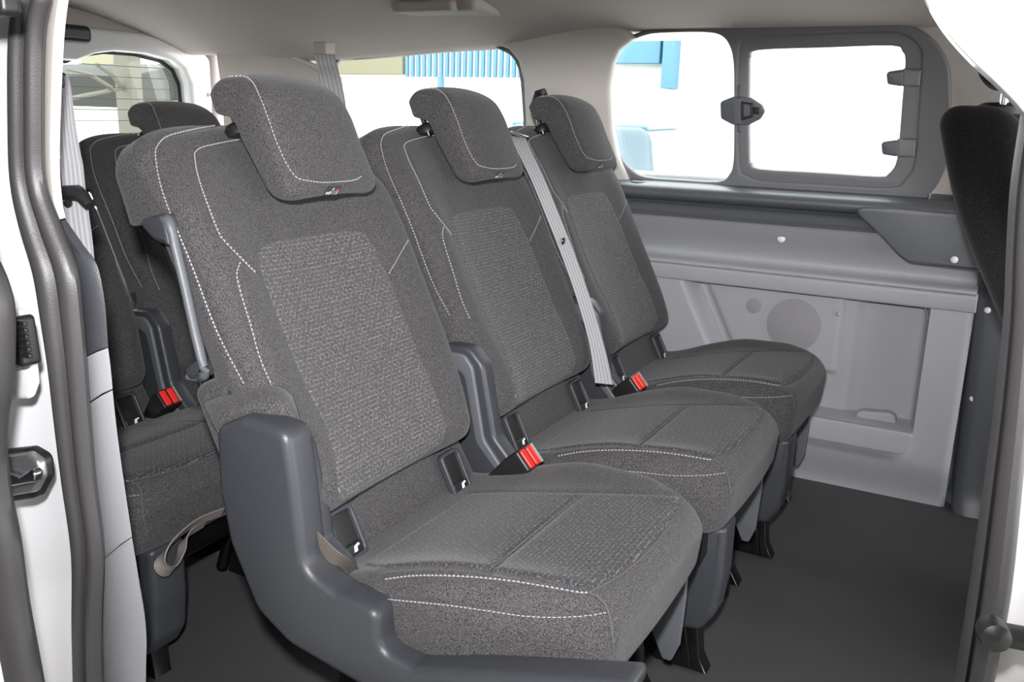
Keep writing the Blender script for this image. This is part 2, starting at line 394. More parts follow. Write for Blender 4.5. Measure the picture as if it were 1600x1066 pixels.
lathe_w('ledge_cup', ony(1408, 318, 2.30)+Vector((0, 0, .004)), Vector((0, 0, 1)), [(.022, -.012), (.022, .004), (.016, .006), (.013, -.008), (0, -.008)], 'dark_trim', wl)
# dark corner panel in front
q = lambda a, b: wp(a, b, 2.250)
o = yprism('corner_panel', [q(1325, 322)+(.02,), q(1372, 366)+(.02,), q(1405, 400)+(.03,), q(1420, 411)+(.03,), q(1530, 424)+(.003,), q(1556, 380), q(1556, 338)+(.01,), q(1400, 324)+(.02,)], 2.248, 2.33, 'dark_trim', wl, (), .006, .01)
screw(1221, 373, yg-.044, 'screw', .0095); screw(1491, 406, 2.244); screw(1543, 485, 2.285, 'screw', .007); screw(1520, 623, 2.330, 'screw', .0075)
# far B-pillar post
pl = [wp(1530, 425, 2.30), wp(1527, 560, 2.315), wp(1503, 660, 2.34), wp(1484, 785, 2.355)]
V = []; Fc = []
path = [(-.036, 2.32, 1.20), (-.036, 2.30, .80), (-.036, 2.315, .60), (-.031, 2.328, .38), (-.026, 2.345, .2), (-.022, 2.352, .06), (-.014, 2.33, -.004)]
pth = smooth_loop([Vector(p) for p in path], 6, False)
prof = [(-.05, .09), (-.002, .05), (.0, .012), (.010, -.004), (.030, -.012), (.06, -.010), (.10, -.006), (.16, .0), (.17, .05)]
for p in pth:
    for (a, b) in prof: V.append(p+Vector((a, b, 0)))
n = len(prof)
Fc = [(i*n+k, (i+1)*n+k, (i+1)*n+k+1, i*n+k+1) for i in range(len(pth)-1) for k in range(n-1)]
t1 = mesh('trim_1', V, Fc, 'dark_trim'); t1['kind'] = 'structure'
rbox('pillar_backing', (-.14, YW+.045, -.05), (.2, YW+.07, .82), .01, .3, 'dark_trim', wl)
rbox('front_side_lining', (.10, YW-.06, 0), (1.6, YW+.05, .80), .02, .3, 'dark_trim', wl)
# ---- windows of the far side (the glazing leans inwards)
WP0 = Vector((0, 2.335, .785)); WA = Vector((1, 0, 0)); WB = Vector((0, -.205, .979)).normalized(); WN = WA.cross(WB)
def wpl(x, y, off=0):
    p = onp(x, y, WP0+WN*off, WN) - (WP0+WN*off); return (p.dot(WA), p.dot(WB))
paneA = [(991, 62), (1019, 52.5), (1060, 50), (1098, 49.6), (1126, 54), (1140, 69), (1147, 96), (1148, 150), (1148, 195), (1147, 251), (1140, 272), (1123, 283), (1064, 280.5), (1010, 276), (988, 265), (968, 240), (961, 203), (957, 133), (961, 96), (971, 76)]
paneB = [(1172, 104), (1174, 90), (1185, 78), (1290, 74), (1394, 71), (1410, 80), (1415, 96), (1410, 160), (1405, 223), (1400, 255), (1388, 271), (1372, 275), (1280, 269), (1188, 263.5), (1175, 254), (1172, 240)]
slid = [(1151, 71), (1165, 57), (1188, 52.5), (1290, 49), (1388, 45.6), (1419.5, 51), (1442, 70), (1445, 96), (1440, 180), (1434, 255), (1419.5, 280.7), (1394, 296.7), (1290, 291), (1193, 286), (1165, 276), (1152.5, 259), (1150, 160)]
outr = [(968, 68), (1000, 50), (1060, 45), (1130, 42), (1290, 38), (1388, 34), (1420, 39), (1451, 55), (1478, 89), (1486, 134), (1484, 223), (1475, 268), (1452, 303), (1420, 312), (1200, 302), (1000, 292), (968, 265), (955, 235), (948, 140), (953, 95)]
def loop2(pts, off=0, n=3): return [tuple(v[:2]) for v in smooth_loop([Vector((*wpl(x, y, off), 0)) for x, y in pts], n)]
w1 = structure('window_1')
prism('window_frame', loop2(outr), WA, WB, WP0, .022, 'window_frame', w1, [loop2(paneA), loop2([(1157, 73), (1168, 62), (1188, 57.5), (1290, 54), (1388, 50.6), (1416, 56), (1437, 73), (1440, 97), (1435, 180), (1429, 253), (1416, 276), (1392, 291), (1290, 286), (1193, 281), (1168, 272), (1157, 258), (1155, 160)])], .006)
prism('sliding_frame', loop2(slid, -.004), WA, WB, WP0+WN*-.004, .022, 'window_frame', w1, [loop2(paneB, -.004)], .005)
prism('glass_pane', loop2([(950, 60), (1150, 46), (1152, 285), (975, 285)], 0, 1), WA, WB, WP0+WN*-.012, .004, 'window_glass', w1, (), .0005)
prism('glass_pane', loop2([(1160, 60), (1430, 55), (1425, 290), (1160, 275)], 0, 1), WA, WB, WP0+WN*-.016, .004, 'window_glass', w1, (), .0005)
# latch of the sliding window: pull grip on a back plate
def onw(x, y, off): return onp(x, y, WP0+WN*off, WN)
INW = -1 if WN.y > 0 else 1     # direction into the cabin
def wprism(name, pts, d0, d1, mat, parent, rad=.006, bevel=.003):
    lp = fillet([wpl(x, y, INW*d0) for x, y in pts], rad); return prism(name, lp, WA, WB, WP0+WN*INW*(d0+d1)/2, abs(d1-d0), mat, parent, (), bevel)
la = thing('window_latch', onw(1160, 170, INW*.012), 'dark plastic pull latch between the two side window panes', 'latch')
wprism('latch_plate', [(1127, 158), (1147, 150), (1175, 152), (1192, 163), (1197, 173), (1190, 185), (1172, 194), (1147, 194), (1128, 184)], .010, .022, 'dark_trim', la, .010)
wprism('latch_slide', [(1148, 152), (1160, 152), (1160, 193), (1148, 193)], .020, .034, 'dark_trim', la, .002)
wprism('pull_grip', [(1157, 158), (1178, 161), (1178, 182), (1157, 188)], .020, .032, 'black_plastic', la, .002)
wprism('grip_ridge', [(1162, 162), (1172, 164), (1172, 180), (1162, 183)], .031, .036, 'dark_trim', la, .001)
wprism('lock_button', [(1178, 167), (1188, 168), (1188, 178), (1178, 177)], .020, .029, 'black_plastic', la, .002)
wprism('latch_tongue', [(1153, 133), (1159, 133), (1159, 206), (1152, 206)], .008, .014, 'dark_trim', la, .002)
for nm, y, lab in (('window_stop', 121, 'upper rounded dark stop clip at the front edge of the sliding pane'), ('window_stop', 230, 'lower rounded dark stop clip at the front edge of the sliding pane')):
    dx = 0 if y < 200 else -8
    t = thing(nm, onw(1410+dx, y, INW*.01), lab, 'clip', 'stop clips on the sliding window')
    wprism('clip_nose', [(1386+dx, y-10), (1414+dx, y-14), (1414+dx, y+13), (1388+dx, y+9)], .004, .024, 'dark_trim', t, .008, .006)
    wprism('clip_body', [(1411+dx, y-15), (1441+dx, y-14), (1438+dx, y+13), (1411+dx, y+13)], .004, .022, 'window_frame', t, .004, .005)
prism('front_pillar_trim', [wpl(x, y, -INW*.02) for x, y in [(1462, 0), (1640, 0), (1640, 345), (1440, 330), (1462, 280), (1472, 223), (1474, 134), (1466, 95), (1445, 62), (1400, 46), (1400, 0)]], WA, WB, WP0+WN*-INW*.02, .02, 'light_trim', w1, (), .004)
# roof-side rail above the window
sweep_x('roof_rail', [(2.225, 1.150), (2.235, 1.142), (2.25, 1.138), (2.30, 1.14)], [XL_, -1.3, -1.0, -.5, 0, 1.6], 'window_frame', wl)
# ---- pillar between the two side windows
t2 = structure('trim_2')
def pil(pts, Y0, Y1): return None
left = [(776, 68), (796, 78), (810, 95), (818, 125), (821, 180), (824, 300)]; right = [(992, 60), (968, 78), (958, 100), (953, 150), (958, 210), (968, 262)]
top = [(776, 68), (775, 52), (790, 40), (840, 33), (920, 27), (945, 30), (970, 42), (992, 60)]
out = top + [(968, 78), (958, 100), (953, 140), (957, 205), (965, 245), (985, 285), (985, 330), (824, 330), (821, 180), (818, 125), (810, 95), (796, 78)]
lp2 = [tuple(v) for v in [wpl(x, y, INW*.02) for x, y in out]]
prism('pillar_trim', lp2, WA, WB, WP0+WN*INW*.008, .034, 'light_trim', t2, (), .011, 5)
bx = thing('belt_height_anchor', onw(856, 150, INW*.03), 'small dark belt anchor on the light pillar behind the far headrest', 'belt anchor')
wprism('anchor_body', [(836, 155), (841, 140), (853, 137), (858, 150), (858, 175), (836, 175)], .024, .05, 'black_plastic', bx, .006, .006)
wprism('anchor_bolt_cap', [(847, 141), (852, 141), (852, 147), (847, 147)], .049, .053, 'dark_trim', bx, .002, .001)
# ---- rear side window and quarter trim
w2 = structure('window_2')
outr2 = [(505, 88), (770, 66), (835, 100), (835, 330), (505, 330)]; in2 = [(527, 100), (560, 93), (700, 79), (775, 74), (798, 84), (812, 108), (817, 150), (820, 205), (822, 300), (540, 300), (527, 200)]
prism('window_frame', [wpl(x, y) for x, y in outr2], WA, WB, WP0, .018, 'window_frame', w2, [loop2(in2, 0, 2)], .003)
prism('glass_pane', [wpl(x, y) for x, y in [(510, 80), (830, 70), (830, 310), (510, 310)]], WA, WB, WP0+WN*-INW*.008, .004, 'window_glass', w2, (), .0005)
t3 = structure('trim_3')
out = [(338, 72), (347, 60), (400, 70), (450, 84), (492, 104), (528, 123), (530, 330), (354, 330), (352, 200), (346, 130)]
prism('quarter_trim', [wpl(x, y, INW*.015) for x, y in out], WA, WB, WP0+WN*INW*.005, .04, 'headliner', t3, (), .010, 4)
P = [onw(x, y, INW*.026) for x, y in [(345, 63), (395, 71), (445, 84), (485, 100), (500, 110)]]
tube('trim_bead', smooth_loop(P, 4, False), .006, 'light_trim', t3, 8)
# pale belt dropping from the roof at the quarter window
pb_ = thing('seat_belt', (-1.72, 2.0, 1.17), 'pale grey belt strap dropping from the roof past the rear side window', 'seat belt')
P = [onx(507, 84, -1.72), onx(510, 100, -1.72), onx(516, 122, -1.70), onx(524, 160, -1.68), onx(530, 215, -1.66)]
ribbon('webbing', smooth_loop(P, 4, False), (.75, .6, 0), .055, 'belt_pale', pb_, .003)
c = onx(507, 84, -1.72); rbox('belt_slot', c-Vector((.022, .022, .002)), c+Vector((.022, .022, .03)), .004, .02, 'headliner', pb_)
# ---- tailgate frame and glass
wr = structure('wall_rear')
def rpl(x, y, X0=XR): p = onx(x, y, X0); return (p.y, p.z)
hole = [(20, 90), (120, 95), (150, 84), (180, 80), (230, 84), (270, 94), (288, 108), (298, 130), (302, 170), (304, 260), (304, 420), (20, 420)]
outr = [(-60, 30), (120, 42), (200, 48), (270, 56), (310, 72), (335, 100), (344, 135), (350, 200), (356, 440), (-60, 440)]
pr_ = lambda L, n=3: [tuple(v[:2]) for v in smooth_loop([Vector((*rpl(x, y), 0)) for x, y in L], n)]
gate_z = -.13
ho = [rpl(x, y) for x, y in hole]; oo = [rpl(x, y) for x, y in outr]
prism('tailgate_frame', [(.55, 1.17)]+oo[1:-2]+[(oo[-2][0]+.0, gate_z), (.55, gate_z)], (0, 1, 0), (0, 0, 1), (XR-.03, 0, 0), .07, 'white_paint', wr, [[(.70, ho[0][1])]+ho[1:-2]+[(ho[-3][0]+.01, .60), (.70, .60)]], .016, 4)
ho2 = [(y-(.012 if i > 3 else 0), z-.008) for i, (y, z) in enumerate(ho)]
prism('glass_border', [(.66, ho[0][1]+.02)]+[(y+.012, z+.010) for y, z in ho[1:-2]]+[(ho[-3][0]+.03, .58), (.66, .58)], (0, 1, 0), (0, 0, 1), (XR-.055, 0, 0), .006, 'black_plastic', wr, [[(.72, ho2[0][1])]+ho2[1:-2]+[(ho2[-3][0], .62), (.72, .62)]], .001)
w3 = structure('window_3')
prism('glass_pane', [(.64, 1.16), (2.35, 1.16), (2.35, .57), (.64, .57)], (0, 1, 0), (0, 0, 1), (XR-.062, 0, 0), .004, 'window_glass', w3, (), .0005)
for i in range(7):
    z = 1.06-.034*i; tube('heating_wire', [(XR-.058, .72, z), (XR-.058, 2.29, z+.01)], .0011, 'beige_wall', w3, 5)
rbox('rear_quarter_wall', (XR-.05, 2.36, -.13), (XR+.02, 2.45, 1.18), .02, .3, 'headliner', wr)
rbox('rear_header', (XR-.07, .5, 1.13), (XR+.0, 2.45, 1.24), .02, .3, 'headliner', wr)
tl = thing('tailgate_lamp', onx(118, 52, XR+.02), 'black lamp housing at the top of the tailgate frame', 'lamp')
c = onx(118, 53, XR+.03); rbox('lamp_housing', c-Vector((.02, .08, .025)), c+Vector((.02, .045, .025)), .016, .012, 'black_plastic', tl)
rbox('lamp_lens', c-Vector((-.016, .06, .012)), c+Vector((.024, .03, .012)), .006, .02, 'dark_trim', tl)
lathe_w('trim_plug', onx(325, 148, XR+.004), Vector((1, 0, 0)), [(.008, 0), (.008, .003), (0, .004)], 'tag_grey', wr, 12)
# ------------------------------------------------------------------ seats
# all seats share one design, measured on the near seat of the middle row (centre line y = SY)
SY = 1.015; SX = -.5
SEYE = EYE - Vector((0, SY, 0))
TH = math.radians(25.5)
TD = Vector((-math.sin(TH), 0, math.cos(TH))); ND = Vector((math.cos(TH), 0, math.sin(TH))); B0 = Vector((-.735, 0, .44))
def bk(n, t, s): return B0 + TD*t + ND*n + Vector((0, s, 0))
def bk_inv(p): d = p-B0; return d.dot(ND), d.dot(TD), d.y
def back_def(q):
    n, t, s = q            # box axes: x=n, y=t, z=s
    a = abs(s)/.225
    w = 1 - (.17 if s > 0 else .05)*sstep(.16, -.06, t) - .03*sstep(.40, .52, t)
    front = sstep(-.07, -.01, n)
    t2 = t - .026*a**6*sstep(.3, .5, t) - .012*a*a*sstep(.3, .5, t)
    dn = .016*bump(a, .80, .22)*sstep(.50, .30, t)          # side bolsters
    dn += -.010*bump(a, 0, .45)                              # hollow centre
    dn += .018*bump(t, .02, .09)*(1-.6*a*a)                 # lumbar roll
    dn -= .035*sstep(.40, .54, t)                            # top leans away
    n2 = n + dn*front - (.026*sstep(.41, .437, t) if n < -.03 else 0)*sstep(-.03, -.06, n)
    if n < -.045: n2 += .035*sstep(.437, .41, t)*sstep(.55, .95, a)*sstep(.11, .15, t)   # thinner flank for the grip
    if n < -.045: n2 -= .018*sstep(.24, .16, t)
    return Vector((n2, t2, s*w))
def ctop(x): return .338 + (.392-.338)*sstep(-.72, -.48, x) + .008*sstep(-.5, -.40, x) - .018*sstep(-.37, -.295, x)
def cush_def(q):
    x, y, z = q
    a = abs(y)/.228
    f = sstep(-.54, -.305, x)
    w = 1 - .10*f - .10*f*f*f - .05*sstep(-.62, -.76, x)
    top = (z-.275)/(.40-.275)
    zt = ctop(x) + .012*bump(a, .86, .2)*sstep(-.75, -.6, x)*sstep(-.30, -.42, x) - .020*max(0, a-.86)/.14*f
    zz = .275 + (zt-.275)*top
    zz -= .012*a**3*f*top
    xx = x + .008*f*(1-a*a) - .012*f*(1-top)
    return Vector((xx, y*w*(1+.012*math.sin(top*3.1)), zz))
def build_mesh_data(V, Fc):
    return [Vector(v) for v in V], Fc
bV, bF = rbox_data((-.085, -.034, -.225), (.0, .534, .225), .030, .0062, back_def)
bV = [bk(*v) for v in bV]
cV, cF = rbox_data((-.775, -.228, .275), (-.314, .228, .40), .034, .0062, cush_def)
T_back = BVHTree.FromPolygons(bV, bF); T_cush = BVHTree.FromPolygons(cV, cF)
# ---- head restraint: side profile (x,z) lofted across y with pillowed ends
hp = [(-.996, .945), (-.990, .930), (-.980, .914), (-.962, .911), (-.945, .902), (-.930, .875), (-.905, .838), (-.887, .812), (-.868, .802), (-.846, .806),
      (-.838, .822), (-.850, .850), (-.868, .885), (-.884, .920), (-.902, .947), (-.930, .962), (-.962, .968), (-.985, .963)]
hp = [Vector((p[0], p[1])) for p in hp]; HP = smooth_loop([p.to_3d() for p in hp], 5); HP = [p.to_2d() for p in HP]
def inset_profile(P, d):
    out = []; n = len(P)
    for i in range(n):
        t = (P[(i+1) % n]-P[i-1]); t.normalize(); nn = Vector((t.y, -t.x))
        out.append(P[i]-nn*d)
    return out
# orientation of profile
ar = sum(HP[i].x*HP[(i+1) % len(HP)].y-HP[(i+1) % len(HP)].x*HP[i].y for i in range(len(HP)))
if ar < 0: HP.reverse()
def head_data():
    yc, hw, r = .018, .098, .026
    sl = []
    for k in range(9): a = math.pi/2*k/8; sl.append((-hw + r*(1-math.sin(a)), r*(1-math.cos(a))))
    ys = [(y, d) for (y, d) in [(-hw+r*(1-math.sin(math.pi/2*k/8)), r*(1-math.cos(math.pi/2*k/8))) for k in range(8, -1, -1)]]
    mid = [(-hw+r+(2*hw-2*r)*k/14, 0) for k in range(1, 14)]
    full = ys + [] 
    full = [(-hw+r*(1-math.cos(b)), r*(1-math.sin(b))) for b in [math.pi/2*k/8 for k in range(9)]] + mid + [(hw-r*(1-math.cos(b)), r*(1-math.sin(b))) for b in [math.pi/2*k/8 for k in range(8, -1, -1)]]
    V = []; Fc = []; n = len(HP)
    for (y, d) in full:
        P = inset_profile(HP, d*.5)
        u = y/hw
        for p in P:
            x = p.x - .010*u*u; z = p.y - .006*u*u
            # narrower towards the top
            V.append(Vector((x, yc + y*(1-.10*sstep(.90, .97, z)), z)))
    m = len(full)
    for i in range(m-1):
        for k in range(n): Fc.append((i*n+k, i*n+(k+1) % n, (i+1)*n+(k+1) % n, (i+1)*n+k))
    Fc.append(tuple(range(n))); Fc.append(tuple(range((m-1)*n, m*n)))
    return V, Fc
hV, hF = head_data(); T_head = BVHTree.FromPolygons(hV, hF)
def cast(tree, px, py):
    loc, nor, i, d = tree.ray_cast(SEYE, ray(px, py).normalized())
    if loc is None: return None
    if nor.dot(SEYE-loc) < 0: nor = -nor
    return loc, nor
def castline(tree, pts, sub=8):
    q = smooth_loop([Vector((p[0], p[1], 0)) for p in pts], sub, False)
    out = [cast(tree, p.x, p.y) for p in q]
    return [o for o in out if o]
def stitches(lines, wid=.0013, dash=.0034, gap=.0018):
    V = []; Fc = []
    for ln in lines:
        if len(ln) < 2: continue
        acc = 0; on = True; seg = [ln[0]]
        # resample finely
        fine = []
        for (a, na), (b, nb) in zip(ln[:-1], ln[1:]):
            L = (b-a).length
            if L > .05: continue
            k = max(1, int(L/.0006))
            for i in range(k): s = i/k; fine.append((a.lerp(b, s), na.lerp(nb, s).normalized()))
        d = 0; start = None
        for i in range(1, len(fine)):
            d += (fine[i][0]-fine[i-1][0]).length
            if start is None and d >= gap: start = i; d = 0
            elif start is not None and d >= dash:
                p, np_ = fine[start]; q, nq = fine[i]; t = (q-p)
                start = None; d = 0
                if t.length < 1e-4: continue
                t.normalize(); nn = (np_+nq).normalized(); w = t.cross(nn)*wid*.5; h = nn*.0012; lo = nn*-.0006
                mid = (p+q)/2+nn*.0006
                b = len(V)
                V += [p-w+lo, p+w+lo, p+w*.7+h*.5, p-w*.7+h*.5, mid-w+lo, mid+w+lo, mid+w*.7+h, mid-w*.7+h, q-w+lo, q+w+lo, q+w*.7+h*.5, q-w*.7+h*.5]
                for o in (0, 4):
                    for e in range(4): Fc.append((b+o+e, b+o+(e+1) % 4, b+o+4+(e+1) % 4, b+o+4+e))
                Fc += [(b, b+1, b+2, b+3), (b+8, b+9, b+10, b+11)]
    return V, Fc
# stitch lines and seams, traced on the near seat and cast onto its surfaces
ST_back = [[(345, 195), (300, 203), (262, 213), (246, 228), (243, 245), (250, 285), (265, 330), (300, 415), (340, 520), (383, 603)],
           [(400, 216), (370, 219), (320, 229), (307, 236), (304, 245), (312, 285), (340, 360), (352, 378), (376, 403), (399, 426)],
           [(376, 408), (370, 425), (371, 438), (378, 465), (392, 510), (406, 560), (427, 608)],
           [(572, 225), (592, 240), (610, 275), (632, 320), (642, 345), (642, 366), (628, 392), (606, 430)],
           [(644, 363), (655, 375), (665, 392), (671, 403)]]
ST_cush = [[(600, 906), (650, 900), (720, 901), (790, 907), (860, 918), (905, 926), (921, 926)],
           [(591, 935), (640, 940), (700, 946), (770, 956), (820, 963), (870, 965), (920, 962), (949, 957)],
           [(868, 724), (900, 722), (960, 720), (1010, 723), (1040, 733), (1060, 752), (1068, 772)]]
ST_head = [[(349, 121), (379, 119), (392, 126), (399, 136), (412, 166), (431, 219), (443, 247), (450, 260), (458, 272), (469, 280), (502, 285), (530, 284), (555, 281), (566, 274)]]
SEAM_cush = [[(600, 890), (660, 886), (720, 888), (790, 897), (860, 910), (921, 926)], [(921, 926), (940, 938), (951, 958), (958, 1000), (958, 1034)],
             [(921, 926), (965, 902), (1005, 870), (1040, 830), (1058, 800), (1065, 778)], [(766, 893), (840, 832), (910, 774)], [(735, 771), (800, 769), (900, 770), (1000, 772), (1060, 774)]]
LB = [castline(T_back, l) for l in ST_back]; LC = [castline(T_cush, l) for l in ST_cush]; LH = [castline(T_head, l) for l in ST_head]; SC = [castline(T_cush, l) for l in SEAM_cush]
def groove(V, tree, lines, depth, width):
    pts = []
    for ln in lines:
        for (a, na), (b, nb) in zip(ln[:-1], ln[1:]):
            k = max(1, int((b-a).length/.002))
            for i in range(k): pts.append((a.lerp(b, i/k), na))
    if not pts: return V
    kd = kdtree.KDTree(len(pts))
    for i, (p, _) in enumerate(pts): kd.insert(p, i)
    kd.balance(); out = []
    for v in V:
        c, i, d = kd.find(v)
        out.append(v - pts[i][1]*depth*(1-d/width)**2 if d < width else v)
    return out
bV = groove(bV, T_back, LB[:3]+LB[3:], .0035, .011)
cV = groove(cV, T_cush, LC+SC[:3]+SC[4:], .0035, .011); cV = groove(cV, T_cush, SC[3:4], .006, .010)
hV = groove(hV, T_head, LH, .002, .008)
T_back = BVHTree.FromPolygons(bV, bF); T_cush = BVHTree.FromPolygons(cV, cF)
# ---- patterned insert panels laid over the surfaces
INS_back = [(403, 398), (407, 388), (418, 381), (440, 374), (475, 367), (530, 360), (552, 360), (571, 365), (588, 391), (605, 428), (621, 465), (640, 512), (655, 555), (676, 602), (692, 645), (697, 672), (690, 693),
            (650, 722), (600, 752), (560, 775), (529, 786), (527, 765), (524, 722), (508, 664), (480, 610), (452, 546), (425, 474), (408, 425)]
INS_cush = [(610, 889), (566, 884), (600, 860), (680, 808), (737, 772), (800, 770), (900, 771), (1000, 773), (1060, 776), (1063, 785), (1055, 803), (1040, 828), (1005, 868), (965, 900), (921, 924), (860, 909), (790, 896), (720, 887), (660, 885)]
def patch(tree, outline, to2, from2, nrm, off, step=.0055):
    loop = []
    for i, p in enumerate(outline):
        q = outline[(i+1) % len(outline)]; k = max(1, int(math.hypot(q[0]-p[0], q[1]-p[1])/10))
        for j in range(k):
            c = cast(tree, p[0]+(q[0]-p[0])*j/k, p[1]+(q[1]-p[1])*j/k)
            if c: loop.append(Vector(to2(c[0])))
    xs = [p.x for p in loop]; ys = [p.y for p in loop]; pts = list(loop); n = len(loop)
    def inside(x, y):
        c = False
        for i in range(n):
            a, b = loop[i], loop[i-1]
            if (a.y > y) != (b.y > y) and x < (b.x-a.x)*(y-a.y)/(b.y-a.y)+a.x: c = not c
        return c
    def edge(x, y): return min((Vector((x, y))-p).length for p in loop)
    y = min(ys)
    while y < max(ys):
        x = min(xs)
        while x < max(xs):
            if inside(x, y) and edge(x, y) > step*.5: pts.append(Vector((x, y)))
            x += step
        y += step
    r = delaunay_2d_cdt(pts, [(i, (i+1) % n) for i in range(n)], [], 1, 1e-6)
    V = []; uv = []; 
    for p in r[0]:
        o = Vector(from2(p.x, p.y)); d = edge(p.x, p.y)
        loc, nor, i, ds = tree.ray_cast(o+nrm*.2, -nrm)
        if loc is None: loc, nor, i, ds = tree.find_nearest(o)
        if nor.dot(nrm) < 0: nor = -nor
        V.append(loc + nor*(off*min(1, d/.006) - .0012*(1-min(1, d/.006)))); uv.append((p.x, p.y))
    return V, [tuple(f) for f in r[2]], uv
pb = patch(T_back, INS_back, lambda p: (bk_inv(p)[2], bk_inv(p)[1]), lambda a, b: bk(0, b, a), ND, .0026)
pc = patch(T_cush, INS_cush, lambda p: (p.y, p.x), lambda a, b: (b, a, .4), Vector((0, 0, 1)), .0024)
SO = (SX, 0, 0)
def seat_common(root):
    """parts every seat has; vertices relative to the seat's base"""
    R = {}
    def add(k, o): R[k] = o; return o
    b = mesh('backrest', bV, bF, 'fabric', root, org=SO); c = mesh('cushion', cV, cF, 'fabric', root, org=SO); h = mesh('headrest', hV, hF, 'fabric', root, org=SO)
    for (L, p) in ((LB, b), (LC, c), (LH, h)):
        V, Fc = stitches(L); o = mesh('stitching', V, Fc, 'thread', p, smooth=False, org=SO); o['kind'] = 'stuff'
    o = mesh('fabric_insert', pb[0], pb[1], 'fabric_insert', b, uvs=pb[2], org=SO)
    o = mesh('fabric_insert', pc[0], pc[1], 'fabric_seat', c, uvs=pc[2], org=SO)
    for ln in SC[3:4]+SC[2:3]+SC[1:2]:
        if len(ln) > 3: tb = tube('seam', [p+n_*(.0022 if ln is SC[3] else .0002) for p, n_ in ln], .001 if ln is SC[3] else .0008, 'seam_thread', None, 6); shift(tb, c)
    # woven tag on the lower edge of the headrest
    ca = [cast(T_head, 503, 297), cast(T_head, 532, 297)]
    if all(ca):
        a, b2 = ca[0][0], ca[1][0]; nn = (ca[0][1]+ca[1][1]).normalized(); ax = (b2-a).normalized(); up = nn.cross(ax)
        if up.z < 0: up = -up
        mid = (a+b2)/2
        def bits(nm, rects, mat, off):
            V = []; Fc = []
            for (x0, x1, y0, y1, sk) in rects:
                i = len(V)
                for dd in (0, .0008):
                    for (xx, yy) in ((x0, y0), (x1, y0), (x1+sk, y1), (x0+sk, y1)): V.append(mid+ax*xx+up*yy+nn*(off+dd))
                Fc += [(i+4, i+5, i+6, i+7), (i, i+1, i+5, i+4), (i+1, i+2, i+6, i+5), (i+2, i+3, i+7, i+6), (i+3, i, i+4, i+7)]
            return mesh(nm, V, Fc, mat, h, smooth=False, org=SO)
        bits('woven_tag', [(-.012, .016, -.008, .008, 0)], 'fabric_dark', .0008)
        bits('tag_print', [(-.011, -.008, -.006, -.002, .001), (-.006, -.002, -.006, -.001, .002), (-.001, .001, .001, .005, .001), (.011, .013, -.006, .000, .001)], 'tag_light', .0016)
        bits('tag_print', [(.000, .0035, -.006, .000, .004)], 'tag_green', .0017); bits('tag_print', [(.006, .010, -.006, .003, .003)], 'tag_red', .0017)
    # headrest posts and guide collars
    for s in (-.036, .072):
        P1 = Vector((-.976, s, .876)); P0 = P1 + TD*.06
        V = []; 
        o = tubeS('headrest_post', [P0, P1], .0055, 'chrome', root)
        o = lathe('guide_collar', P1+TD*.018, TD, [(.0, -.012), (.021, -.012), (.022, -.002), (.018, .005), (.008, .008), (0, .008)], 'black_plastic', root)
    # fabric fall between backrest and cushion
    def vd(q):
        x, y, z = q; k = sstep(.30, .43, z)
        return Vector((x - .055*k, y, z))
    V, Fc = rbox_data((-.785, -.205, .295), (-.703, .205, .430), .022, .02, vd); mesh('lower_back', V, Fc, 'fabric', root, org=SO)
    # child-seat anchor pockets
    for (px, py) in ((-.139, .368), (.131, .362)):
        pocket(root, px, py)
    # under-seat frame, legs and floor brackets
    V, Fc = rbox_data((-.74, -.20, .225), (-.35, .215, .285), .012, .1); mesh('seat_pan', V, Fc, 'black_metal', root, org=SO)
    leg(root)
def tubeS(name, pts, r, mat, root, n=10):
    o = tube(name, [Vector(p) for p in pts], r, mat, None, n)
    for v in o.data.vertices: v.co -= Vector(SO)
    o.parent = root; return o
def lathe(name, P, ax, prof, mat, root, n=16):
    ax = ax.normalized(); u = ax.orthogonal().normalized(); w = ax.cross(u); V = []; Fc = []
    for (r, h) in prof:
        for k in range(n): a = 2*math.pi*k/n; V.append(P+ax*h+(u*math.cos(a)+w*math.sin(a))*max(r, 1e-5))
    for i in range(len(prof)-1):
        for k in range(n): Fc.append((i*n+k, i*n+(k+1) % n, (i+1)*n+(k+1) % n, (i+1)*n+k))
    return mesh(name, V, Fc, mat, root, org=SO)
def shift(o, root):
    for v in o.data.vertices: v.co -= Vector(SO)
    o.parent = root; return o
def pocket(root, y, z):
    A = Vector((0, 1, 0)); B = Vector((-.45, 0, .9)).normalized(); O = Vector((-.722 - .45*(z-.37), y, z)); N = A.cross(B)
    if N.x < 0: N = -N
    out = fillet([(-.026, -.04), (.026, -.04), (.026, .036), (-.026, .036)], .012); inn = fillet([(-.019, -.031), (.019, -.031), (.019, .029), (-.019, .029)], .007)
    o = shift(prism('anchor_pocket', out, A, B, O+N*.003, .012, 'shield', None, [inn], .003), root)
    q = prism('pocket_floor', [(-.022, -.035), (.022, -.035), (.022, .032), (-.022, .032)], A, B, O+N*.0006, .003, 'black_plastic', None, (), .0005); shift(q, o)
    q = prism('pocket_lip', fillet([(-.019, -.031), (.019, -.031), (.019, -.016), (-.019, -.016)], .002), A, B, O+N*.0045, .006, 'black_plastic', None, (), .002); shift(q, o)
    q = prism('anchor_symbol', [(-.002, -.028), (.004, -.028), (.006, -.022), (.012, -.021), (.010, -.018), (.001, -.020)], A, B, O+N*.0082, .001, 'glyph', None, (), .0001); shift(q, o)
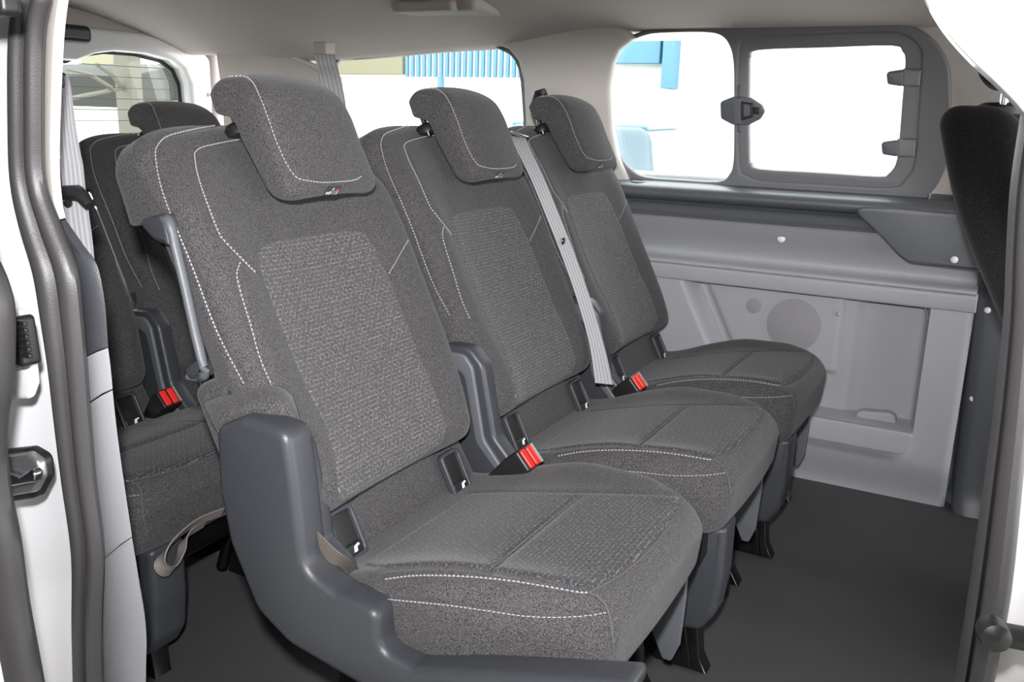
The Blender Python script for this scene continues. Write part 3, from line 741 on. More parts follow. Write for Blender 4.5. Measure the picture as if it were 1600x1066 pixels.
def leg(root):
    # near leg: tapered plastic cover over a black steel bracket
    o = shift(yprism('leg_cover', [(-.48, .285), (-.322, .285, .01), (-.322, .19, .06), (-.330, .125, .03), (-.352, .090, .02), (-.415, .082, .02), (-.48, .16, .03)], -.155, -.085, 'shield', None, (), .012, .015), root)
    o = shift(yprism('floor_bracket', [(-.47, .12), (-.362, .12), (-.352, .03), (-.338, .004), (-.43, .004), (-.452, .02), (-.475, .004), (-.52, .004), (-.50, .05)], -.140, -.105, 'black_metal', None, (), .004), root)
    q = shift(yprism('bracket_rib', [(-.392, .10), (-.38, .10), (-.362, .01), (-.38, .01)], -.147, -.138, 'black_metal', None, (), .003), o)
    # far leg: flat grey panel narrowing to a tip, on its bracket
    o = shift(yprism('leg_panel', [(-.47, .285), (-.352, .285, .01), (-.350, .20, .05), (-.354, .12, .02), (-.366, .088, .006), (-.380, .088, .006), (-.425, .18)], .222, .232, 'shield_light', None, (), .003, .004), root)
    o = shift(yprism('floor_bracket', [(-.52, .27), (-.47, .27), (-.43, .10), (-.385, .03), (-.37, .004), (-.43, .004), (-.45, .02), (-.47, .004), (-.53, .004), (-.51, .10)], .185, .222, 'black_metal', None, (), .004), root)
    q = shift(yprism('bracket_rib', [(-.46, .16), (-.445, .16), (-.405, .01), (-.425, .01)], .176, .187, 'black_metal', None, (), .003), o)
    shift(tube('frame_tube', smooth_loop([Vector(p) for p in [(-.49, .14, .08), (-.455, .14, .17), (-.425, .14, .19), (-.400, .14, .17), (-.390, .14, .09), (-.387, .14, .004)]], 5, False), .011, 'black_metal', None, 10), root)
    # rear legs
    for y in (-.12, .20):
        shift(yprism('rear_leg', [(-.72, .27), (-.66, .27), (-.68, .05), (-.66, .004), (-.78, .004), (-.75, .05)], y-.02, y+.02, 'black_metal', None, (), .005), root)
def hinge_cover(root, s0=-.262):
    """angled plastic cover of the recliner hinge between two seats"""
    y0 = s0; y1 = s0+.034
    o = shift(yprism('hinge_cover', [(-.80, .545, .01), (-.745, .548, .03), (-.718, .52, .03), (-.693, .40, .03), (-.640, .345, .01), (-.64, .28), (-.72, .28), (-.775, .36, .03)], y0, y1, 'shield', None, (), .008, .01), root)
    q = shift(yprism('hinge_rib', [(-.79, .535), (-.752, .536, .02), (-.735, .515, .02), (-.711, .395, .03), (-.66, .335), (-.67, .325), (-.727, .385, .03), (-.752, .50, .02), (-.79, .515)], y0-.006, y0+.004, 'shield_light', None, (), .004, .004), o)
def buckle(root, P, D, w=.042, h=.040):
    """belt buckle: block on a stalk, two red release bars on its end face"""
    D = D.normalized(); A = Vector((0, 1, 0)); A = (A-D*A.dot(D)).normalized(); N = A.cross(D)
    if N.z < 0: N = -N
    M = lambda v: P + D*v.x + A*v.y + N*v.z
    def tp(q): k = sstep(-.02, -.095, q.x); return Vector((q.x, q.y*(1-.3*k), q.z*(1-.35*k)))
    V, Fc = rbox_data((-.095, -w/2, -h/2), (0, w/2, h/2), .005, .006)
    o = mesh('buckle', [M(tp(v)) for v in V], Fc, 'black_plastic', root, org=SO)
    for s in (-1, 1):
        V, Fc = rbox_data((-.01, s*w*.20-w*.15, -h*.42), (.003, s*w*.20+w*.15, h*.42), .003, .004)
        mesh('release_button', [M(v) for v in V], Fc, 'red', o, org=SO)
    V, Fc = rbox_data((-.02, w*.40, -h*.44), (.004, w*.47, h*.44), .0014, .004); mesh('buckle_edge', [M(v) for v in V], Fc, 'tag_grey', o, org=SO)
def grip(root):
    """fold-down grip on the outboard flank of the backrest"""
    dy = Vector((0, -SY, 0)); Y = .782
    L = [(236, 352), (252, 341), (264, 346), (274, 385), (290, 452), (305, 520), (319, 580), (312, 590), (296, 588)]
    P = smooth_loop([ony(x, y, Y if 1 < i < 7 else Y+.012)+dy for i, (x, y) in enumerate(L)], 5, False)
    o = tube('grip_handle', P, .0058, 'shield_light', None, 10, 1.2); shift(o, root)
    px = lambda x, y: (ony(x, y, Y+.004).x, ony(x, y, Y+.004).z)
    q = yprism('grip_mount', [px(222, 343)+(.01,), px(262, 333)+(.008,), px(270, 350)+(.01,), px(277, 386)+(.005,), px(250, 374)+(.01,)], Y-SY-.008, Y-SY+.05, 'shield', None, (), .006, .008); shift(q, root)
    q = yprism('grip_mount', [px(288, 578)+(.008,), px(306, 562)+(.01,), px(318, 572)+(.006,), px(320, 590)+(.004,), px(296, 594)+(.008,)], Y-SY+.002, Y-SY+.05, 'shield', None, (), .005, .006); shift(q, root)
    V, Fc = rbox_data((-.100, .03, -.226), (-.02, .185, -.17), .018, .012); mesh('flank_panel', [bk(*v) for v in V], Fc, 'fabric', root, org=SO)
    V, Fc = rbox_data((-.075, .12, -.206), (-.03, .39, -.19), .006, .03); mesh('grip_recess', [bk(*v) for v in V], Fc, 'black_plastic', root, org=SO)
def outboard_shield(root):
    dy = -SY
    px = lambda x, y, Y: (ony(x, y, Y).x, ony(x, y, Y).z)
    Y0 = .752; Y1 = .802
    out = [px(334, 668, Y0)+(.02,), px(375, 652, Y0)+(.02,), px(446, 676, Y0)+(.022,), px(458, 760, Y0)+(.03,), px(474, 895, Y0)+(.05,), px(520, 930, Y0)+(.03,), px(588, 958, Y0)+(.018,),
           px(592, 1020, Y0)+(.022,), px(640, 1046, Y0)+(.02,), px(990, 1068, Y0), px(985, 1100, Y0), px(620, 1110, Y0)+(.05,), px(450, 1010, Y0)+(.06,), px(398, 955, Y0)+(.05,), px(356, 850, Y0)+(.06,), px(338, 760, Y0)+(.03,)]
    o = yprism('side_shield', out, Y0+dy, Y1+dy, 'shield', None, (), .012, .015, 4); shift(o, root)
    # raised inner collar behind the outer skin
    Y2 = .806; Y3 = .84
    out = [px(375, 640, Y2)+(.02,), px(466, 686, Y2)+(.02,), px(490, 790, Y2)+(.03,), px(500, 850, Y2)+(.02,), px(532, 885, Y2)+(.02,), px(545, 930, Y2), px(560, 1000, Y2), px(430, 960, Y2), px(400, 800, Y2)]
    q = yprism('shield_collar', out, Y2+dy, Y3+dy, 'shield', None, (), .01, .012, 3); shift(q, o)
    V, Fc = rbox_data((-.003, -.003, -.02), (.003, .003, .02), .002, .01)
    c = Vector(px(467, 822, .80)).to_3d(); c = Vector((c.x, .80+dy-.0005, c.y))
    mesh('strap_slot', [v+c for v in V], Fc, 'black_plastic', o, org=SO)
    pts = [ony(464, 814, .800), ony(486, 836, .786), ony(508, 858, .786), ony(530, 878, .796), ony(550, 898, .83)]
    P = [p+Vector((0, dy, 0)) for p in smooth_loop(pts, 5, False)]
    shift(ribbon('fold_strap', P, (.6, -.1, .8), .024, 'strap', None, .002), root)
def skirt(root):
    """loose fabric flap at the outboard lower corner of the backrest"""
    Y = .785; dy = -SY
    rows = [([(322, 634), (350, 625), (390, 612), (430, 609), (452, 622)], .79), ([(328, 645), (360, 636), (395, 625), (435, 624), (458, 640)], .775), ([(338, 660), (365, 650), (400, 642), (440, 645), (466, 668)], .768), ([(348, 690), (372, 675), (405, 668), (445, 675), (474, 700)], .785), ([(352, 730), (380, 720), (410, 715), (450, 720), (482, 740)], .80)]
    V = []; n = 0
    grid = []
    for pts, y in rows:
        q = smooth_loop([Vector((a, b, 0)) for a, b in pts], 5, False); grid.append([ony(p.x, p.y, y+.045*(i/(len(q)-1))**2)+Vector((0, dy, 0)) for i, p in enumerate(q)])
    G = []
    for j in range(len(grid[0])):
        G.append(smooth_loop([g[j] for g in grid], 5, False))
    m = len(G[0]); V = [p for c in G for p in c]; Fc = []
    for i in range(len(G)-1):
        for k in range(m-1): Fc.append((i*m+k, (i+1)*m+k, (i+1)*m+k+1, i*m+k+1))
    o = mesh('fabric_flap', V, Fc, 'fabric', root, org=SO); solid(o, .012, 0)
def copy_tree(o, parent):
    c = o.copy(); COL.objects.link(c); c.parent = parent
    for ch in list(o.children): copy_tree(ch, c)
    return c
G2 = 'seats of the middle row'; G3 = 'seats of the rear row'
def new_seat(dx, yc, dz, label, group, src=None):
    r = thing('passenger_seat', (SX+dx, yc, dz), label, 'seat', group)
    if src is None: seat_common(r)
    else:
        for ch in src: copy_tree(ch, r)
    return r
s1 = new_seat(0, SY, 0, 'charcoal fabric seat nearest the door opening with large grey plastic side shield', G2)
common = list(s1.children)
s2 = new_seat(0, SY+.48, 0, 'charcoal fabric middle seat with the diagonal grey belt across its backrest', G2, common)
s3 = new_seat(0, SY+.96, 0, 'charcoal fabric seat beside the far grey side wall, below the sliding window', G2, common)
s4 = new_seat(-.77, SY, -.04, 'rear-row seat behind the left door pillar, cushion with hanging loop strap', G3, common)
s5 = new_seat(-.77, SY+.48, -.04, 'rear-row seat whose headrest stands before the tailgate window', G3, common)
grip(s1); outboard_shield(s1); skirt(s1)
for r in (s2, s3, s5): hinge_cover(r)
for r, (x, y), dz, dd in ((s2, (828, 714), .392, (0, 0, 0)), (s3, (998, 597), .385, (0, 0, 0)), (s5, (264, 620), .355, (0, 0, 0))):
    buckle(r, onz(x, y, dz)-Vector(r.location)+Vector(SO), Vector((.72, -.10, .62)))
# loop strap under the rear near seat
rt = s4
o = Vector((.77, -SY, .04))
lp = [onx(348, 800, -1.07), onx(310, 815, -1.07), onx(285, 832, -1.065), onx(262, 856, -1.06), onx(251, 880, -1.06), onx(258, 892, -1.06), onx(271, 890, -1.065), onx(282, 868, -1.07), onx(288, 845, -1.075), onx(298, 832, -1.08), onx(320, 818, -1.08)]
shift(ribbon('loop_strap', [p+o for p in smooth_loop(lp, 5, False)], (.55, .35, .9), .020, 'strap_grey', None, .002), rt)
# cross beam under the rear row
V, Fc = rbox_data((-.62, -.235, .05), (-.58, .235, .20), .01, .1)
for s in (s4, s5): mesh('cross_beam', V, Fc, 'black_metal', s, org=SO)
# ------------------------------------------------------------------ belt across the middle seat
bt = thing('seat_belt', (-.95, SY+.66, .875), 'grey woven seat belt running diagonally down the middle seat', 'seat belt')
pp = [(806, 208), (815, 228), (838, 275), (860, 328), (884, 388), (905, 446), (922, 500), (935, 550), (944, 600)]
xx = [-.965, -.925, -.895, -.868, -.840, -.812, -.785, -.755, -.715]
P = smooth_loop([onp(p[0], p[1], B0+ND*n_, ND) for p, n_ in zip(pp, (-.030, -.005, .022, .034, .038, .042, .046, .05, .05))], 5, False)
ribbon('webbing', P, (.25, 1, .05), [.040]*(len(P)-8)+[.040+.0015*k for k in range(8)], 'belt', bt, .0015, 8)
c = onp(878, 378, B0+ND*.037, ND); c2 = lambda v: v+c
o = mesh('stop_button', [c+ND*.002+Vector((a, b, d)) for a, b, d in [(0, .006*math.cos(t), .008*math.sin(t)) for t in [k*math.pi/6 for k in range(12)]]]+[c+ND*.006+Vector((a, b, d)) for a, b, d in [(0, .004*math.cos(t), .006*math.sin(t)) for t in [k*math.pi/6 for k in range(12)]]], [tuple(range(12, 24))]+[(k, (k+1) % 12, 12+(k+1) % 12, 12+k) for k in range(12)], 'black_plastic', bt)
tube('guide_bar', [onx(797, 205, -.965), onx(808, 209, -.955), onx(824, 214, -.945)], .0045, 'chrome', bt, 8)
tube('guide_bar', [onx(800, 209, -.975), onx(812, 216, -.965), onx(822, 219, -.955)], .007, 'black_plastic', bt, 8)
rbox('anchor_plate', onx(938, 600, -.72)-Vector((.02, .015, .012)), onx(938, 600, -.72)+Vector((.02, .02, .006)), .005, .01, 'chrome', bt)
# ------------------------------------------------------------------ near side: door opening, pillar, sliding door edge
wrr = structure('wall_right')
YP = .60
def sweep_path(name, path, prof, mat, parent=None):
    """profile of (x,y) offsets carried along an upright path"""
    V = []; n = len(prof)
    for p in path:
        for a, b in prof: V.append(Vector(p)+Vector((a, b, 0)))
    Fc = [(i*n+k, (i+1)*n+k, (i+1)*n+(k+1) % n, i*n+(k+1) % n) for i in range(len(path)-1) for k in range(n)]
    Fc += [tuple(range(n)), tuple(range((len(path)-1)*n, len(path)*n))]
    return mesh(name, V, Fc, mat, parent)
def band(name, left, right, Y, prof, mat, parent=None, ext=0, sk=1.6):
    """strip between two traced edges on the plane y=Y; prof = list of (u, depth)"""
    L = smooth_loop([ony(x, y, Y) for x, y in left], 4, False); Rr = smooth_loop([ony(x, y, Y) for x, y in right], 4, False)
    if ext:
        for P in (L, Rr): P.append(P[-1]+Vector((0, 0, -ext))); P.insert(0, P[0]+Vector((0, 0, .22)))
    V = []; n = len(prof)
    for a, b in zip(L, Rr):
        for u, d in prof: q = a.lerp(b, u); V.append(q+Vector((-sk*max(0, d), d, 0)))
    Fc = [(i*n+k, (i+1)*n+k, (i+1)*n+(k+1) % n, i*n+(k+1) % n) for i in range(len(L)-1) for k in range(n)]
    return mesh(name, V, Fc, mat, parent)
sl = [(32, 0), (22, 60), (21, 187), (24, 281), (36, 352), (56, 425), (69, 500), (81, 575), (90, 650), (103, 750), (118, 861), (119, 970), (121, 1066)]
sr = [(84, 0), (73, 60), (71, 187), (74, 281), (97, 352), (124, 425), (133, 500), (139, 575), (144, 650), (152, 750), (165, 861), (162, 970), (163, 1066)]
seal_prof = [(0, .05), (-.02, .012), (.08, -.006), (.22, -.014), (.36, -.010), (.46, .003), (.50, .006), (.54, -.002), (.66, -.012), (.80, -.012), (.92, -.002), (1.02, .016), (1.0, .05)]
seal_prof = [tuple(v[:2]) for v in smooth_loop([Vector((a, b, 0)) for a, b in seal_prof], 3)]
band('door_seal', sl, sr, YP, seal_prof, 'seal', wrr, .45)
tube('seal_seam', smooth_loop([ony(a[0]*.52+b[0]*.48, a[1]*.52+b[1]*.48, YP)+Vector((0, .003, 0)) for a, b in zip(sl, sr)], 4, False), .0016, 'black_plastic', wrr, 6)
# painted body beside the seal
body_l = [(x-95, y) for x, y in sl]
band('body_jamb', body_l, [(x+8, y) for x, y in sl], YP+.012, [(-1.2, .10), (-1.2, -.09), (.0, -.05), (.35, -.008), (.75, .0), (1.0, .004), (1.02, .06)], 'white_paint', wrr, .45)
rbox('outer_panel', (-2.55, .50, -.13), (-1.02, .54, 1.02), .01, .4, 'white_paint', wrr)
rbox('quarter_lining', (-2.50, .565, 0), (-1.02, .62, 1.08), .012, .4, 'dark_trim', wrr)
# upper light pillar strip, dark cap, grey lower trims
t4 = structure('trim_4')
lst = [(82, -2), (72, 60), (70, 187), (72, 262), (80, 320), (90, 346)]; rst = [(108, -2), (101, 60), (95, 187), (94, 262), (98, 315), (103, 341)]
L = smooth_loop([ony(x, y, YP+.02) for x, y in lst], 4, False); Rr = smooth_loop([ony(x, y, YP+.02) for x, y in rst], 4, False)
for P in (L, Rr): P.insert(0, P[0]+Vector((0, .0, .18)))
V = []
pf = [(0, .10), (0, .0), (.3, -.006), (.7, -.006), (1, .002), (1.05, .03), (.6, .16)]
for a, b in zip(L, Rr):
    for u, d in pf: V.append(a.lerp(b, u)+Vector((-1.7*max(0, d), d, 0)))
n = len(pf); Fc = [(i*n+k, (i+1)*n+k, (i+1)*n+(k+1) % n, i*n+(k+1) % n) for i in range(len(L)-1) for k in range(n)]
mesh('pillar_strip', V, Fc, 'light_trim', t4)
def trimpiece(name, left, right, mat, Y=YP+.03, parent=None):
    L = smooth_loop([ony(x, y, Y) for x, y in left], 5, False); Rr = smooth_loop([ony(x, y, Y) for x, y in right], 5, False)
    pf = [(-.15, .09), (-.15, .0), (0, -.004), (.25, -.010), (.75, -.008), (.94, .0), (1.0, .012), (1.0, .05), (.5, .12)]
    V = []; n = len(pf)
    for a, b in zip(L, Rr):
        for u, d in pf: V.append(a.lerp(b, u)+Vector((-1.7*max(0, d), d, 0)))
    Fc = [(i*n+k, (i+1)*n+k, (i+1)*n+(k+1) % n, i*n+(k+1) % n) for i in range(len(L)-1) for k in range(n)]+[tuple(range(n)), tuple(range((len(L)-1)*n, len(L)*n))]
    return mesh(name, V, Fc, mat, parent)
t5 = structure('trim_5')
trimpiece('pillar_cap', [(84, 335), (95, 352), (120, 420), (131, 480), (138, 558)], [(102, 341), (137, 391), (155, 418), (166, 475), (171, 541)], 'shield', parent=t5)
trimpiece('pillar_block', [(138, 560), (141, 590), (144, 630)], [(171, 543), (175, 575), (178, 606)], 'grey_trim_dimmed', parent=t5)
trimpiece('pillar_cover', [(144, 633), (148, 700), (155, 790), (165, 876)], [(178, 609), (186, 680), (199, 770), (209, 836)], 'grey_trim_dimmed', parent=t5)
trimpiece('pillar_foot', [(165, 877), (163, 930), (161, 1000), (162, 1090), (162, 1500)], [(209, 838), (222, 915), (233, 988), (232, 1090), (230, 1500)], 'grey_trim_dimmed', parent=t5)
# rear belt in front of the rear seat, beside the pillar
rb = thing('seat_belt', ony(110, 130, .74), 'pale grey rear belt hanging beside the left door pillar', 'seat belt')
P = [ony(x, y, Y) for x, y, Y in [(100, 118, .735), (101, 140, .735), (105, 200, .73), (112, 260, .725), (117, 310, .72), (122, 350, .71), (128, 395, .70), (132, 440, .70)]]
ribbon('webbing', smooth_loop(P, 4, False), (1, .35, 0), [.010+.0016*k for k in range(12)]+[.030]*(len(smooth_loop(P, 4, False))-12), 'belt_pale', rb, .0016)
c = ony(116, 303, .715)
o = tube('tongue_bar', [ony(96, 302, .72), ony(121, 301, .712), ony(130, 308, .71), ony(140, 322, .71)], [.0095, .0095, .008, .006], 'black_plastic', rb, 10)
lathe_w('stop_button', ony(108, 318, .715), Vector((.2, -1, 0)), [(.0055, 0), (.0055, .003), (0, .004)], 'black_plastic', rb, 12)
rbox('belt_loop', ony(98, 124, .735)-Vector((.006, .004, .010)), ony(98, 124, .735)+Vector((.003, .004, .008)), .003, .01, 'black_plastic', rb)
# ---- striker and guide on the painted jamb
YJ = YP-.012
def jz(x, y, Y): p = ony(x, y, Y); return (p.x, p.z)
st = thing('door_striker', ony(38, 742, YJ), 'silver striker plate in a black rubber gasket on the white jamb', 'striker')
lpz = lambda L, Y, r: fillet([jz(x, y, Y) for x, y in L], r)
prism('gasket', lpz([(-6, 704), (50, 698), (74, 712), (77, 745), (62, 776), (-4, 786)], YJ-.026, .012), (1, 0, 0), (0, 0, 1), (0, YJ-.026, 0), .018, 'black_plastic', st, (), .005)
prism('striker_plate', lpz([(-3, 712), (48, 706), (66, 718), (70, 745), (58, 768), (-2, 778)], YJ-.038, .010), (1, 0, 0), (0, 0, 1), (0, YJ-.038, 0), .012, 'steel', st, (), .004)
prism('striker_loop', lpz([(2, 742), (14, 735), (36, 742), (54, 730), (62, 738), (60, 752), (30, 758), (12, 760), (4, 752)], YJ-.05, .006), (1, 0, 0), (0, 0, 1), (0, YJ-.050, 0), .014, 'chrome', st, (), .005)
gd = thing('door_guide', ony(35, 530, YJ), 'black ribbed rubber guide block on the white jamb', 'door guide')
prism('guide_plate', lpz([(12, 478), (38, 484), (50, 505), (55, 570), (58, 600), (50, 622), (12, 624)], YJ-.028, .010), (1, 0, 0), (0, 0, 1), (0, YJ-.028, 0), .010, 'white_paint', gd, (), .004)
prism('rubber_block', lpz([(26, 494), (40, 492), (45, 520), (53, 570), (42, 572), (34, 558), (28, 520)], YJ-.042, .006), (1, 0, 0), (0, 0, 1), (0, YJ-.042, 0), .022, 'black_plastic', gd, (), .005)
for i in range(6):
    a = ony(30+i*1.6, 504+i*10, YJ-.055); rbox('block_rib', a-Vector((.003, .002, .003)), a+Vector((.010, .003, .002)), .0015, .01, 'black_plastic', gd)
prism('guide_peg', lpz([(8, 528), (28, 522), (30, 540), (24, 548), (10, 546)], YJ-.04, .003), (1, 0, 0), (0, 0, 1), (0, YJ-.040, 0), .02, 'black_plastic', gd, (), .003)
prism('guide_foot', lpz([(4, 568), (30, 566), (32, 572), (28, 578), (4, 584)], YJ-.04, .003), (1, 0, 0), (0, 0, 1), (0, YJ-.040, 0), .016, 'black_plastic', gd, (), .003)
# sliding door pushed back: only its leading edge shows
sd = thing('sliding_door', ony(0, 600, .47)+Vector((-.3, 0, -.5)), 'leading edge of the opened white sliding door at the far left', 'door')
YD = .46
ed = [(-45, 330), (-30, 400), (-10, 448), (1, 500), (0, 600), (-8, 660), (-10, 720), (-2, 790), (12, 860), (26, 960), (46, 1066), (70, 1200)]
L = smooth_loop([ony(x, y, YD) for x, y in ed], 4, False)
L = [L[0]+Vector((0, 0, .3))]+L
V = []; pf = [(0, 0), (-.012, -.012), (-.05, -.016), (-.6, -.03), (-.6, .03), (-.06, .026), (-.012, .022), (0, .012)]; n = len(pf)
for p in L:
    for a, b in pf: V.append(p+Vector((a, b, 0)))
Fc = [(i*n+k, (i+1)*n+k, (i+1)*n+(k+1) % n, i*n+(k+1) % n) for i in range(len(L)-1) for k in range(n)]+[tuple(range(n)), tuple(range((len(L)-1)*n, len(L)*n))]
mesh('door_edge_seal', V, Fc, 'seal', sd)
V = []
for p in L:
    for a, b in [(-.02, -.02), (-.62, -.04), (-.62, -.03), (-.02, -.012)]: V.append(p+Vector((a, b, 0)))
n = 4; Fc = [(i*n+k, (i+1)*n+k, (i+1)*n+(k+1) % n, i*n+(k+1) % n) for i in range(len(L)-1) for k in range(n)]
mesh('door_skin', V, Fc, 'white_paint', sd)
c = ony(6, 6, .5); rbox('roller_arm', c-Vector((.02, .01, .01)), c+Vector((.012, .01, .02)), .006, .01, 'black_plastic', sd)
# ---- right edge: front seal, painted pillar, rubber buffer
YF = .50
rl = [(1606, 120), (1592, 200), (1578, 300), (1572, 400), (1568, 500), (1556, 620), (1541, 740), (1516, 924), (1495, 1066)]
rr_ = [(1660, 120), (1648, 200), (1634, 300), (1626, 400), (1622, 500), (1614, 620), (1603, 740), (1584, 924), (1557, 1066)]
band('door_seal', rl, rr_, YF, [(0, .07), (-.02, .02), (.08, .004), (.20, -.003), (.27, .004), (.31, -.005), (.45, -.014), (.62, -.018), (.80, -.014), (.94, -.002), (1.0, .02), (1.0, .07)], 'seal', wrr, .45, 0)
band('pillar_jamb', [(a[0]-8, a[1]) for a in rr_], [(a[0]+160, a[1]) for a in rr_], YF+.006, [(0, .05), (0, 0), (.4, -.004), (1, -.02), (1, .10)], 'white_paint', wrr, .45, 0)
rbox('pillar_box', (.075, .50, -.13), (.16, .62, 1.05), .02, .3, 'dark_trim', wrr)
rbox('front_door_panel', (.14, .47, -.13), (1.6, .56, .70), .02, .3, 'white_paint', wrr)
# painted corner of the door aperture, sweeping up and back
YC = .47
P = [ony(x, y, YC) for x, y in [(1735, 190), (1680, 115), (1635, 68), (1585, 22), (1545, -25), (1520, -80), (1510, -160), (1490, -280)]]
P = smooth_loop(P, 6, False)
V = []; 
pf = [(-.032, .02), (-.029, -.006), (-.015, -.016), (.008, -.016), (.022, -.006), (.026, .02), (.0, .05)]
n = len(pf)
for i, p in enumerate(P):
    t = (P[min(i+1, len(P)-1)]-P[max(0, i-1)]).normalized(); u = Vector((-t.z, 0, t.x))
    if u.z > 0: u = -u
    u = -u
    for a, b in pf: V.append(p+u*a*.78+Vector((0, b, 0)))
Fc = [(i*n+k, (i+1)*n+k, (i+1)*n+(k+1) % n, i*n+(k+1) % n) for i in range(len(P)-1) for k in range(n)]+[tuple(range(n)), tuple(range((len(P)-1)*n, len(P)*n))]
mesh('aperture_corner', V, Fc, 'white_paint', wrr)
rbox('aperture_header', (-.95, .50, 1.06), (.2, .56, 1.12), .02, .2, 'white_paint', wrr)
bf = thing('door_buffer', ony(1562, 992, .455), 'dark grey round rubber buffer on a short arm at the bottom right', 'buffer')
lathe_w('buffer_head', ony(1552, 990, .452), Vector((.25, -1, .1)), [(.0, -.006), (.0068, -.006), (.0075, .0), (.0068, .006), (.004, .0075), (0, .008)], 'black_plastic', bf, 20)
tube('buffer_arm', [ony(1556, 990, .462), ony(1600, 998, .465), ony(1660, 1000, .47)], .006, 'black_plastic', bf, 10)
# ---- front seat seen past the pillar
fs = thing('front_seat', (.12, 1.70, 0), 'black front seat back leaning behind the right door pillar', 'seat')
a0 = onx(1483, 200, -.10)
def fsd(q):
    x, y, z = q; k = (z-.30)/.65
    w = 1-.25*sstep(.80, .97, z)
    return Vector((x+.15-.33*k+.03*k*k-.015*bump(z, .78, .14), 1.80+(y-1.80)*w, z))
V, Fc = rbox_data((.03, 1.55, .26), (.15, 2.02, .955), .04, .02, fsd); mesh('backrest', V, Fc, 'fabric_dark', fs)
V, Fc = rbox_data((.018, 2.000, .30), (.10, 2.030, .93), .008, .02, fsd); mesh('side_piping', V, Fc, 'light_trim', fs)
V, Fc = rbox_data((.06, 1.56, .22), (.52, 2.02, .36), .04, .06); mesh('cushion', V, Fc, 'fabric_dark', fs)
V, Fc = rbox_data((.06, 1.60, .03), (.50, 1.98, .22), .02, .2); mesh('seat_base', V, Fc, 'black_plastic', fs)
V, Fc = rbox_data((-.075, 1.69, .985), (.015, 1.91, 1.14), .035, .015); mesh('headrest', V, Fc, 'fabric_dark', fs)
for y in (1.75, 1.85): tube('headrest_post', [(-.03, y, .92), (-.03, y, 1.0)], .006, 'chrome', fs, 8)
lathe_w('guide_collar', Vector((-.03, 1.78, .945)), Vector((0, 0, 1)), [(.04, 0), (.04, .012), (.03, .018), (0, .019)], 'dark_trim', fs, 18)
# ------------------------------------------------------------------ outside: yard, blue striped building, carport, cars
g = structure('ground'); rbox('yard', (-40, -30, -.75), (30, 40, -.62), .01, 20, 'asphalt', g)
def facade(P, Y): p = ony(*P, Y); return p
YB = 11.0
bb = thing('building', (-4, YB, -.62), 'pale building with a blue slatted band seen through the side windows', 'building')
a = ony(520, 122, YB); b = ony(1700, 135, YB); tz = ony(640, 40, YB).z
rbox('wall', (-10.4, YB+.3, -.62), (8, YB+1.5, 4.5), .02, 4, 'pale_wall', bb)
x0 = ony(616, 100, YB).x; x1 = ony(1056, 80, YB).x; z0 = ony(700, 119, YB).z; z1 = ony(700, 20, YB).z
rbox('fascia', (x0-6, YB+.22, z0+.03), (x0-.02, YB+.32, z1), .01, 2, 'beige_wall', bb)
k = x0; w = (ony(719.3, 100, YB).x-ony(700, 100, YB).x)/2
for i in range(40):
    zz = z0+.018*i*0
    rbox('slat', (k, YB+.255, z0), (k+w*.52, YB+.30, z1), .01, 2, 'blue_wall', bb); k += w*.98
    if k > ony(850, 100, YB).x: break
xa = ony(960, 80, YB).x; xb = ony(1026, 80, YB).x
rbox('sign_panel', (xa-.4, YB+.12, ony(1000, 98, YB).z), (xb, YB+.30, z1), .01, 2, 'blue_wall', bb)
xa = ony(1033, 80, YB).x; xb = ony(1051, 80, YB).x
rbox('column', (xa, YB+.05, ony(1040, 138, YB).z), (xb, YB+.30, z1), .01, 2, 'blue_wall', bb)
xa = ony(677, 90, YB).x; rbox('downpipe', (xa, YB+.1, ony(680, 145, YB).z), (xa+.06, YB+.2, z0), .01, 2, 'blue_wall', bb)
def car(P, rz, mat, label):
    c = thing('parked_car', P, label, 'car', 'cars parked in the yard'); c.rotation_euler = (0, 0, rz)
    def w(V): return [v for v in V]
    def bd(q):
        x, y, z = q; return Vector((x, y*(1-.05*sstep(.5, .9, z)), z))
    V, Fc = rbox_data((-2.0, -.85, .28), (2.0, .85, .88), .16, .15, bd); mesh('body', V, Fc, mat, c, org=(0, 0, 0))
    def cd(q):
        x, y, z = q; k = sstep(.8, 1.45, z); return Vector((x*(1-.28*k)-.15, y*(1-.16*k), z))
    V, Fc = rbox_data((-1.35, -.78, .80), (1.25, .78, 1.45), .14, .12, cd); mesh('cabin', V, Fc, 'car_glass', c, org=(0, 0, 0))
    V, Fc = rbox_data((-1.0, -.62, 1.42), (.78, .62, 1.48), .03, .3); mesh('roof', V, Fc, mat, c, org=(0, 0, 0))
    for x in (-1.25, 1.25):
        for y in (-.85, .85):
            V = []; Fc = []; n = 18; s = -1 if y < 0 else 1
            for (r, d) in ((.01, .0), (.18, .01), (.30, .0), (.32, -.04), (.32, -.18)):
                for q in range(n): a = 2*math.pi*q/n; V.append(Vector((x+r*math.cos(a), y+s*d, .32+r*math.sin(a))))
            for i in range(4):
                for q in range(n): Fc.append((i*n+q, i*n+(q+1) % n, (i+1)*n+(q+1) % n, (i+1)*n+q))
            mesh('wheel', V, Fc, 'black_plastic', c, org=(0, 0, 0))
p = ony(985, 252, 8.4); car((p.x-.3, 8.4, -.62), 1.75, 'car_blue', 'blue car parked outside the fixed side pane')
